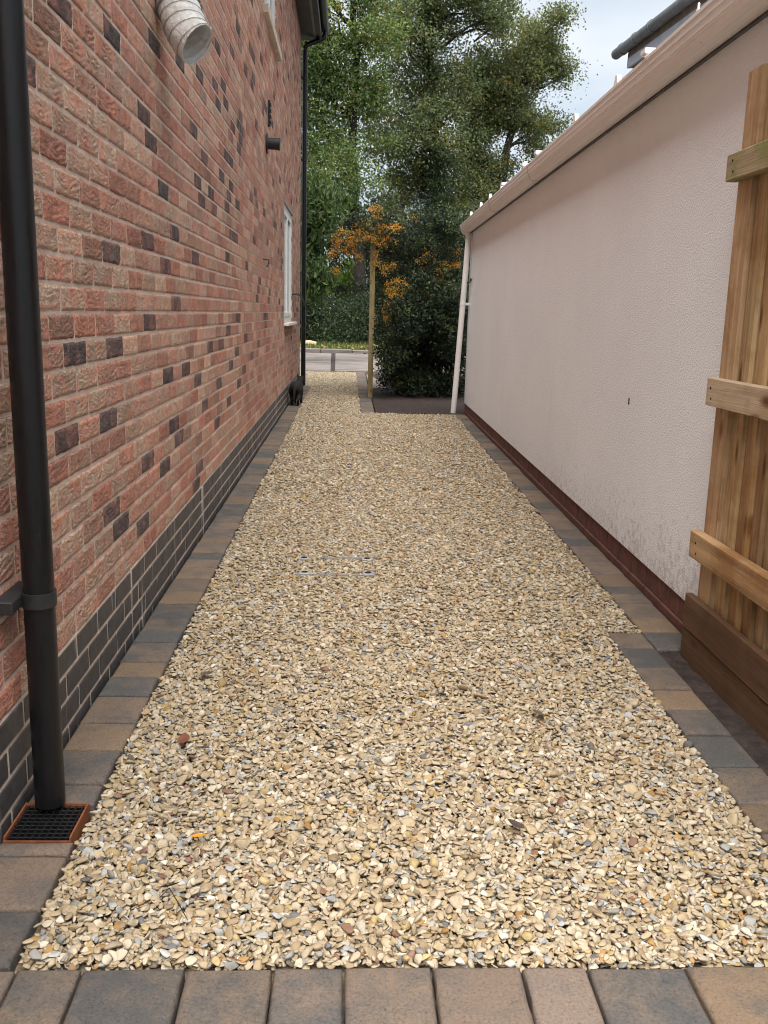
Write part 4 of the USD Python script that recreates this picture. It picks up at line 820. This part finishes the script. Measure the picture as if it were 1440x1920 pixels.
# ------------------------------------------------------------------ post
plank('wooden_post', rbox(0.275, 0.345, 13.16, 13.23, -0.04, 2.06, 0.004), M_post, 'z', None, (1, 1, 1), 3)
info(stage.GetPrimAtPath('/World/wooden_post'), 'square yellowish timber post standing at the edge of the soil bed', 'post')

# ------------------------------------------------------------------ inspection cover set in the gravel
tray = thing('inspection_cover', 'gravel filled recessed manhole cover with grey corner lugs in the path', 'manhole cover')
for lx, ly in LUGS:
    lg = put('corner_lug', rbox(lx - .026, lx + .026, ly - .022, ly + .022, -0.03, 0.002, 0.003), M_metal, tray)
    put('lug_hole', tube([(lx, ly, 0.000), (lx, ly, 0.0032)], 0.015, 16), M_void, lg)
x0, x1, y0, y1 = -0.225, 0.135, 4.09, 4.395
put('rim', [box(x0, x1, y0, y0 + .004, -0.04, -0.001), box(x0, x1, y1 - .003, y1, -0.04, -0.001), box(x0, x0 + .003, y0 + .004, y1 - .004, -0.04, -0.0012), box(x1 - .003, x1, y0 + .004, y1 - .004, -0.04, -0.0012)], M_metal, tray)

# ------------------------------------------------------------------ cat seen from behind
def hullchain(chain, seg=20):
    parts_ = []
    for (pa, ra), (pb, rb) in zip(chain, chain[1:]):
        s = [m3.Manifold.sphere(r, seg).translate(list(map(float, p))) for p, r in ((pa, ra), (pb, rb))]
        parts_.append(m3.Manifold.batch_hull(s))
    return parts_
cp_ = []
cp_ += hullchain([((0, 0.0, .215), .066), ((0, .06, .225), .076), ((0, .16, .205), .080), ((0, .27, .215), .070), ((.0, .32, .235), .060)])          # trunk
cp_ += hullchain([((0, .31, .24), .052), ((.012, .37, .285), .042), ((.018, .40, .300), .043)])                                                         # neck
cp_ += hullchain([((.018, .405, .302), .047), ((.02, .45, .295), .034), ((.02, .468, .285), .020)])                                                     # head, muzzle
for s in (-1, 1):
    ear = np.array([[.018 + s * .016, .40, .335], [.018 + s * .046, .395, .325], [.018 + s * .030, .415, .33], [.018 + s * .042, .398, .378]])
    cp_.append(m3.Manifold.hull_points(ear.astype(np.float32)) if hasattr(m3.Manifold, 'hull_points') else m3.Manifold.batch_hull([m3.Manifold.sphere(.004, 8).translate(list(map(float, p))) for p in ear]))
    hy = 0.03 if s < 0 else -0.03
    cp_ += hullchain([((s * .040, .02, .19), .050), ((s * .046, .055 + hy, .125), .036), ((s * .044, -.035 + hy, .075), .018), ((s * .042, -.015 + hy, .022), .015), ((s * .042, .018 + hy, .014), .015)])   # hind leg: knee, hock, paw
    fy_ = -0.02 if s < 0 else 0.04
    cp_ += hullchain([((s * .036, .28, .18), .036), ((s * .038, .285 + fy_, .105), .022), ((s * .036, .285 + fy_, .03), .015), ((s * .036, .305 + fy_, .014), .015)])
cp_ += hullchain([((0, -.055, .235), .020), ((.0, -.085, .17), .016), ((-.004, -.095, .10), .015), ((-.006, -.085, .05), .014), ((-.002, -.105, .025), .010)])
cat = m3.Manifold.batch_boolean(cp_, m3.OpType.Add).refine_to_length(0.012)
cv, cf = vf(cat); cm = trimesh.Trimesh(cv, cf, process=False); trimesh.smoothing.filter_taubin(cm, iterations=12)
cv = np.array(cm.vertices); ca = math.radians(-4); cv = cv @ np.array([[math.cos(ca), math.sin(ca), 0], [-math.sin(ca), math.cos(ca), 0], [0, 0, 1]])
ct = thing('cat', 'black cat walking away beside the blue brick plinth', 'cat', loc=(-0.665, 11.78, 0.0))
put('body', (cv, np.array(cm.faces)), M_fur, ct, smooth=True)
for s in (-1, 1):
    e_ = trimesh.creation.icosphere(2, 0.007); e_.apply_translation([0.02 + s * .02 + .03, .444, .312]); put('eye', e_, M_pink, ct, smooth=True)

# ------------------------------------------------------------------ trees
def lobes_points(lobes, depth, n, rng, thick=1.0, clump=0.55, per=26, gaps=0.0):
    """leaf centres in clumps through the lobes; lobes = (px, py, rx, ry) as seen, turned into metres at that depth"""
    wts = np.array([l[2] * l[3] for l in lobes], float); wts /= wts.sum()
    nc = n // per; idx = rng.choice(len(lobes), nc, p=wts); cen, sc_ = [], []
    L = np.array(lobes, float)[idx]
    u = rng.normal(size=(nc, 3)); u /= np.linalg.norm(u, axis=1, keepdims=True); u *= (rng.random(nc) ** 0.42)[:, None]
    m = depth / 1743.0
    ctr = np.array([at(l[0], l[1], depth) for l in L])
    doff = rng.normal(0, 0.5, len(lobes))[idx]
    c = ctr + np.stack([u[:, 0] * L[:, 2] * m, u[:, 1] * (L[:, 2] + L[:, 3]) / 2 * m * thick + doff * thick, u[:, 2] * L[:, 3] * m], 1)
    if gaps:
        k_ = meshkit.fbm(c * np.array([0.55, 0.25, 0.55]) + 17.3, 3, 12) > gaps
        c = c[k_]; nc = len(c)
    r = clump * rng.uniform(0.5, 1.25, nc)
    pts = c[:, None] + rng.normal(size=(nc, per, 3)) * r[:, None, None] * np.array([0.55, 0.55, 0.34])
    return pts.reshape(-1, 3), np.repeat(np.arange(nc), per), c
def tones(cols, wts, cid, n, rng, jit=0.25):
    ck = rng.choice(len(cols), cid.max() + 1, p=np.array(wts) / sum(wts)); cb = rng.uniform(0.65, 1.35, cid.max() + 1)
    return np.array(cols)[ck][cid] * cb[cid][:, None] * rng.uniform(1 - jit, 1 + jit, (n, 1))
def limb(p0, p1, r0, r1, rng, n=7, wob=0.12, sides=7):
    t = np.linspace(0, 1, n)[:, None]; P = p0 + (p1 - p0) * t
    L = np.linalg.norm(p1 - p0); P[1:-1] += rng.normal(0, wob * L / n, (n - 2, 3)); P[:, 2] += (t[:, 0] * (1 - t[:, 0])) * L * 0.12
    return tube(P, np.linspace(r0, r1, n), sides)
def tree(name, label, trunk_px, depth, lobes, n, cols, wts, rng, leaf=0.12, r0=0.26, droop=0.2, clump=0.6, aspect=0.62, group=None, cat='tree', per=26, mat_=None, nbr=34, gaps=0.0):
    T = np.array([at(px, py, depth) for px, py in trunk_px]); T[0, 2] = -0.05
    o = thing(name, label, cat, group=group)
    ts = np.linspace(0, 1, 14); s = np.linspace(0, 1, len(T)); TP = np.stack([np.interp(ts, s, T[:, k]) for k in range(3)], 1)
    TP[1:-1, 0] += rng.normal(0, 0.05, 12)
    put('trunk', tube(TP, np.linspace(r0, r0 * 0.3, 14), 10), M_bark, o, smooth=50)
    pts, cid, cen = lobes_points(lobes, depth, n, rng, clump=clump, per=per, gaps=gaps)
    br_ = []
    for k in rng.choice(len(cen), min(nbr, len(cen)), replace=False):
        e = cen[k]; j = int(np.clip(np.searchsorted(TP[:, 2], e[2] - np.linalg.norm(e[:2] - TP[0, :2]) * 0.75), 3, 13))
        d = np.linalg.norm(e - TP[j]); mid = TP[j] + (e - TP[j]) * 0.55 + rng.normal(0, .15, 3)
        br_.append(limb(TP[j], e, min(0.075, 0.014 * d + .02), 0.010, rng, wob=0.22))
        for q in range(2):
            e2 = cen[np.argsort(((cen - e) ** 2).sum(1))[rng.integers(1, 9)]]; br_.append(limb(mid, e2, 0.03, 0.008, rng, 5, sides=5))
    put('branches', br_, M_bark, o, smooth=50)
    (lv, lf), lt = leaf_cloud(pts, rng.uniform(0.7, 1.25, len(pts)) * leaf, aspect, tones(cols, wts, cid, len(pts), rng), droop, rng)
    put('crown', (lv, lf), mat_ or M_leaf, o, tone=lt)
    return o
GREEN = [(0.13, 0.19, 0.062), (0.10, 0.15, 0.052), (0.19, 0.235, 0.075), (0.20, 0.17, 0.035), (0.14, 0.10, 0.035)]
OLIVE = [(0.125, 0.155, 0.066), (0.09, 0.12, 0.054), (0.17, 0.19, 0.078), (0.20, 0.16, 0.035), (0.13, 0.085, 0.035)]
t1 = [(630, 40, 70, 90), (600, 140, 50, 80), (660, 170, 60, 60), (610, 255, 50, 60), (655, 320, 55, 50), (590, 330, 40, 60), (705, 80, 50, 60), (640, -50, 90, 80), (560, 60, 60, 100), (540, 220, 50, 90), (700, 190, 30, 40), (630, 390, 50, 40), (720, 300, 40, 50)]
tree('leafy_tree', 'tall mid green tree nearest the far corner of the brick house', [(682, 640), (672, 480), (664, 380), (657, 260), (668, 120), (660, 0), (655, -60)], 37.0, t1, 62000, GREEN, [5, 4, 3, .5, .4], np.random.default_rng(31), gaps=0.37, nbr=60, leaf=0.115, r0=0.26)
t2 = [(760, 50, 80, 80), (830, 30, 80, 70), (900, 30, 60, 60), (780, 160, 70, 70), (850, 170, 60, 60), (800, 255, 75, 60), (765, 335, 60, 60), (830, 350, 55, 60), (720, 255, 50, 50), (820, -60, 120, 80), (730, 400, 60, 40), (860, 420, 60, 40), (930, 40, 40, 50)]
tree('leafy_tree', 'tall dark olive tree in the middle with ivy round its trunk', [(812, 640), (815, 480), (818, 350), (816, 230), (806, 110), (822, 10), (825, -80)], 40.0, t2, 74000, OLIVE, [5, 4, 3, .7, .6], np.random.default_rng(32), gaps=0.37, nbr=60, leaf=0.118, r0=0.30)
t3 = [(995, 90, 55, 55), (1030, 125, 42, 50), (965, 150, 60, 55), (1025, 195, 48, 45), (955, 215, 65, 45), (905, 235, 55, 45), (985, 235, 45, 35), (890, 300, 55, 50), (935, 320, 45, 45), (1010, 70, 42, 40), (900, 140, 40, 60), (1050, 170, 28, 40), (1040, 45, 20, 22), (1068, 120, 14, 18), (1072, 175, 12, 14), (1060, 225, 22, 14), (985, 285, 55, 40), (900, 370, 60, 40)]
tree('leafy_tree', 'spreading olive tree turning yellow that reaches over the white roof', [(945, 640), (940, 480), (938, 380), (945, 300), (965, 220), (985, 130), (1000, 70)], 42.0, t3, 80000, OLIVE, [5, 3, 4, 1.1, .5], np.random.default_rng(33), gaps=0.36, nbr=50, leaf=0.115, r0=0.26)
ivy = [(815, 300, 28, 60), (818, 400, 34, 60), (800, 480, 60, 60), (735, 470, 60, 60), (870, 470, 70, 60), (660, 450, 60, 40)]
def mass(name, label, lobes, depth, n, cols, wts, rng, leaf, cat, clump=0.5, aspect=0.6, droop=0.1, kind=None, per=26, M_=None, stems=None):
    o = thing(name, label, cat, kind=kind)
    pts, cid, cen = lobes_points(lobes, depth, n, rng, clump=clump, per=per)
    keep = pts[:, 2] > 0.02; pts, cid = pts[keep], cid[keep]
    (lv, lf), lt = leaf_cloud(pts, rng.uniform(0.7, 1.25, len(pts)) * leaf, aspect, tones(cols, wts, cid, len(pts), rng), droop, rng)
    put('foliage', (lv, lf), M_ or M_leaf, o, tone=lt)
    st = []
    for k in rng.choice(len(cen), min(26, len(cen)), replace=False):
        e = cen[k]; b0 = np.array([e[0] + rng.normal(0, .2), e[1] + rng.normal(0, .2), -0.05]); st.append(limb(b0, e, stems or 0.03, 0.008, rng, 6, sides=5))
    put('stems', st, M_bark, o, smooth=50)
    return o
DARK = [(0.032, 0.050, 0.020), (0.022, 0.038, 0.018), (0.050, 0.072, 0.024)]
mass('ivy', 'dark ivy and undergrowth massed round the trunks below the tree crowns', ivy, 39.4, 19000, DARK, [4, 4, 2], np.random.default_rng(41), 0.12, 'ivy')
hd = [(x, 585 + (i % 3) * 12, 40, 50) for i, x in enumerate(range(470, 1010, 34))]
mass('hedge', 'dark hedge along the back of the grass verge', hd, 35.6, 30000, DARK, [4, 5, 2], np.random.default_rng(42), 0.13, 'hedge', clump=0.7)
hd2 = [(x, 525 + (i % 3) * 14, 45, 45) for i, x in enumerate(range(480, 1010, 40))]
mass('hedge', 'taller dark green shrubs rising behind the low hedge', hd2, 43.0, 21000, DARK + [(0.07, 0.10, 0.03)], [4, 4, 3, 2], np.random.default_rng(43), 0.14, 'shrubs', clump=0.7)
mass('bright_shrub', 'shrub with sunlight painted into its yellow green leaves, glimpsed beside the wooden post', [(650, 525, 26, 34), (662, 500, 20, 24), (715, 520, 18, 22)], 41.2, 2600, [(0.22, 0.30, 0.045), (0.16, 0.24, 0.04)], [1, 1], np.random.default_rng(44), 0.13, 'shrub')  # leaf colours made lighter and yellower to stand for sunshine on them
# nearer tree with long hanging leaves
ch = [(585, 375, 26, 40), (595, 425, 28, 45), (582, 480, 25, 45), (590, 530, 30, 30), (570, 400, 30, 60), (545, 450, 40, 80), (635, 368, 36, 7), (615, 400, 20, 12)]
tree('young_tree', 'young tree with long drooping leaves beside the house corner', [(520, 690), (530, 560), (545, 460), (560, 380), (575, 330)], 23.0, ch, 6800, [(0.062, 0.10, 0.030), (0.042, 0.07, 0.023), (0.095, 0.135, 0.04)], [4, 4, 2], np.random.default_rng(51), leaf=0.17, r0=0.07, droop=1.3, clump=0.38, aspect=0.36, nbr=20)

# pyracantha: dense dark shrub with orange berries
rb_ = np.random.default_rng(61)
pyr = thing('berry_bush', 'large dark bush hung with orange berries behind the post', 'bush')
py_l = [(735, 520, 40, 70), (770, 470, 60, 50), (820, 460, 50, 45), (850, 480, 40, 60), (790, 560, 70, 70), (840, 590, 50, 80), (740, 610, 38, 60), (800, 660, 70, 60), (850, 680, 40, 60), (770, 700, 50, 30), (720, 450, 40, 40), (838, 440, 35, 30), (745, 700, 35, 40), (800, 725, 60, 32), (850, 735, 30, 30), (725, 655, 22, 40), (800, 425, 40, 20), (780, 640, 85, 60), (800, 585, 70, 60), (720, 585, 22, 50), (865, 610, 18, 70)]
pts, cid, cen = lobes_points(py_l, 13.9, 74000, rb_, clump=0.13, per=22)
thin = [(640, 450, 32, 24), (672, 425, 40, 18), (715, 425, 40, 20), (700, 400, 16, 22), (740, 440, 30, 22), (632, 490, 12, 20), (650, 540, 30, 10)]
pts2, cid2, cen2 = lobes_points(thin, 13.3, 3600, rb_, clump=0.09, per=18)
pts = np.vstack([pts, pts2]); cid = np.concatenate([cid, cid2 + cid.max() + 1])
ok = pts[:, 2] > 0.03; pts, cid = pts[ok], cid[ok]
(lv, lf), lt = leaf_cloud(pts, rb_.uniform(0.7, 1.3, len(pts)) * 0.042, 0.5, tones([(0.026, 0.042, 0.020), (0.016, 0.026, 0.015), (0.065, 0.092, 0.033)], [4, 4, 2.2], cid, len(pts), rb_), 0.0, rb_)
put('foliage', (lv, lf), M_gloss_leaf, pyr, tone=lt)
st = []
root = np.array([[0.95, 13.9, -.03], [1.25, 14.1, -.03], [0.75, 13.8, -.03], [1.45, 14, -.03]])
for k in rb_.choice(len(cen), 70, replace=False): st.append(limb(root[rb_.integers(4)], cen[k], 0.014, 0.003, rb_, 8, 0.2, 5))
for k in rb_.choice(len(cen2), 26, replace=False): st.append(limb(at(740, 480, 13.5) + rb_.normal(0, .06, 3), cen2[k], 0.008, 0.002, rb_, 7, 0.15, 5))
sp_, spt = [], []
for k in range(64):
    b0 = at(rb_.uniform(715, 872), rb_.uniform(415, 470) if k < 40 else rb_.uniform(480, 740), 13.6 + rb_.uniform(-.3, .3)); tip = b0 + np.array([rb_.normal(0, .16), rb_.normal(-.12, .1), rb_.uniform(.08, .34) if k < 40 else rb_.normal(0, .15)])
    st.append(limb(b0 - [0, 0, .1], tip, .005, .0015, rb_, 6, .2, 5)); tt_ = rb_.random(30)[:, None]; sp_.append(b0 + (tip - b0) * tt_ + rb_.normal(0, .022, (30, 3)))
sp_ = np.vstack(sp_); (lv, lf), lt = leaf_cloud(sp_, rb_.uniform(.03, .05, len(sp_)), .45, np.array([[.085, .122, .042]]) * rb_.uniform(.5, 1.5, (len(sp_), 1)), rng=rb_)
put('shoots', (lv, lf), M_gloss_leaf, pyr, tone=lt)
put('stems', st, M_bark, pyr, smooth=50)
# berries in hanging clusters along the arching shoots
bc = []
for (x, y, rx, ry, k, dep) in ((690, 445, 14, 10, 9, 13.1), (660, 440, 30, 14, 22, 13.1), (630, 460, 14, 18, 12, 13.1), (623, 478, 8, 7, 6, 13.1), (630, 508, 6, 9, 6, 13.1), (655, 465, 12, 14, 10, 13.1), (690, 422, 26, 12, 26, 13.1), (705, 398, 12, 14, 14, 13.1), (730, 430, 26, 10, 18, 13.1), (720, 452, 22, 10, 12, 13.1), (672, 485, 6, 8, 4, 13.1), (705, 485, 5, 14, 6, 13.12),
                              (745, 540, 22, 16, 16, 13.15), (742, 552, 14, 10, 10, 13.1), (727, 580, 8, 14, 12, 13.1), (727, 600, 7, 6, 6, 13.1), (750, 590, 8, 14, 7, 13.15), (730, 505, 18, 12, 8, 13.2), (825, 512, 8, 6, 6, 13.2), (845, 497, 16, 6, 9, 13.2), (820, 528, 10, 6, 6, 13.2), (780, 410, 8, 6, 6, 13.3), (800, 490, 30, 20, 8, 13.3), (702, 600, 5, 12, 5, 13.25), (800, 555, 8, 5, 3, 13.2), (860, 470, 6, 12, 3, 13.3)):
    for q in range(int(k * 2.4)):
        th_ = rb_.uniform(0, 2 * np.pi); rr = math.sqrt(rb_.random()); bc.append(at(x + rx * rr * math.cos(th_), y + ry * rr * math.sin(th_), dep + rb_.uniform(-.05, .12)))
bl_ = np.array(bc)[rb_.integers(0, len(bc), 2600)] + rb_.normal(0, .045, (2600, 3))
(lv, lf), lt = leaf_cloud(bl_, rb_.uniform(.025, .045, 2600), .5, np.array([[.085, .115, .035]]) * rb_.uniform(.4, 1.5, (2600, 1)), rng=rb_)
put('berry_leaves', (lv, lf), M_gloss_leaf, pyr, tone=lt)
ico = trimesh.creation.icosphere(0, 1.0); iv, if_ = np.array(ico.vertices), np.array(ico.faces)
B = []
for c in bc:
    k = rb_.integers(5, 12); B.append(c + rb_.normal(size=(k, 3)) * np.array([0.022, 0.022, 0.018]))
B = np.vstack(B); rad = rb_.uniform(0.0048, 0.0075, len(B))
bv = (B[:, None] + iv[None] * rad[:, None, None]).reshape(-1, 3); bf = (if_[None] + (np.arange(len(B)) * len(iv))[:, None, None]).reshape(-1, 3)
btone = np.array([0.78, 0.335, 0.038]) * rb_.uniform(0.65, 1.25, (len(B), 1)) * np.where(rb_.random((len(B), 1)) < 0.2, np.array([[1.05, 1.35, 1.2]]), 1)
put('berries', (bv, bf), M_berry, pyr, smooth=True, tone=np.repeat(btone, len(iv), 0), kind='stuff', label='clusters of orange berries')
# twig that crosses the white downpipe
tw = [at(835, 540, 11.9), at(855, 533, 11.6), at(872, 531, 11.3), at(885, 525, 11.14), at(893, 517, 11.1)]
sprig = thing('twig', 'leafy twig of the bush reaching across the white downpipe', 'twig')
put('stem', tube(tw, [.006, .005, .004, .003, .002], 5), M_bark, sprig)
tp = np.vstack([tw[i] + (tw[i + 1] - tw[i]) * s for i in range(4) for s in np.linspace(0, 1, 14)]) + rb_.normal(0, .022, (56, 3))
(lv, lf), lt = leaf_cloud(tp, rb_.uniform(.03, .05, 56), 0.45, np.array([[0.045, 0.065, 0.03]]) * rb_.uniform(.6, 1.4, (56, 1)), rng=rb_)
put('leaves', (lv, lf), M_gloss_leaf, sprig, tone=lt)

# ------------------------------------------------------------------ small things lying on the gravel
def gnd(px, py):
    d = ray(px, py); return EYE + d * -EYE[2] / d[2]
def dead_leaf(px, py, L, col, label, seed, curl=0.5):
    r = np.random.default_rng(seed); n = 9
    t = np.linspace(0, 1, n); w = np.sin(np.pi * np.clip(t, 0.02, .98)) ** 0.8 * 0.30
    rows = []
    for k in range(n):
        for s in (-1, -0.5, 0, .5, 1):
            rows.append([(t[k] - .5), s * w[k], 0.10 * curl * abs(s) * 2 * w[k] + curl * 0.35 * (t[k] - .5) ** 2])
    v = np.array(rows) * L; an = r.uniform(0, 2 * np.pi); tl = r.normal(0, .25)
    v = trimesh.transform_points(v, trimesh.transformations.euler_matrix(tl, r.normal(0, .2), an)); p = gnd(px, py); v += [p[0], p[1], 0.016]
    i, j = np.meshgrid(np.arange(n - 1), np.arange(4), indexing='ij'); a_ = (i * 5 + j).ravel()
    f = np.vstack([np.stack([a_, a_ + 1, a_ + 6], 1), np.stack([a_, a_ + 6, a_ + 5], 1)])
    put('fallen_leaf', (v, f), M_dry, smooth=True, tone=col, label=label, cat='leaf')
dead_leaf(371, 1579, 0.036, (0.62, 0.30, 0.03), 'bright orange leaf on the gravel near the drain', 1, 0.3)
dead_leaf(345, 1396, 0.055, (0.16, 0.06, 0.035), 'dark reddish leaf on the gravel past the near downpipe', 2, 0.8)
dead_leaf(318, 1675, 0.055, (0.07, 0.05, 0.03), 'dark curled leaf on the gravel above the front row of blocks', 3, 0.9)
dead_leaf(966, 1558, 0.045, (0.06, 0.04, 0.035), 'blackish shrivelled leaf on the gravel right of the middle', 4, 0.9)
dead_leaf(1010, 1348, 0.06, (0.10, 0.075, 0.05), 'brown crumpled leaf on the gravel near the stepped blocks', 5, 0.8)
dead_leaf(438, 1813, 0.035, (0.20, 0.08, 0.03), 'small brown leaf against the front row of blocks', 6, 0.5)
dead_leaf(388, 1272, 0.05, (0.09, 0.07, 0.05), 'grey brown leaf on the gravel edge by the left blocks', 7, 0.7)
tg_ = [gnd(300, 1700) + [0, 0, .02], gnd(318, 1690) + [0, 0, .03], gnd(336, 1712) + [0, 0, .02], gnd(352, 1738) + [0, 0, .015]]
put('fallen_twig', tube(tg_, [.0012, .0014, .0012, .0008], 5), M_bark, label='thin dark twig lying on the gravel near the front blocks', cat='twig')
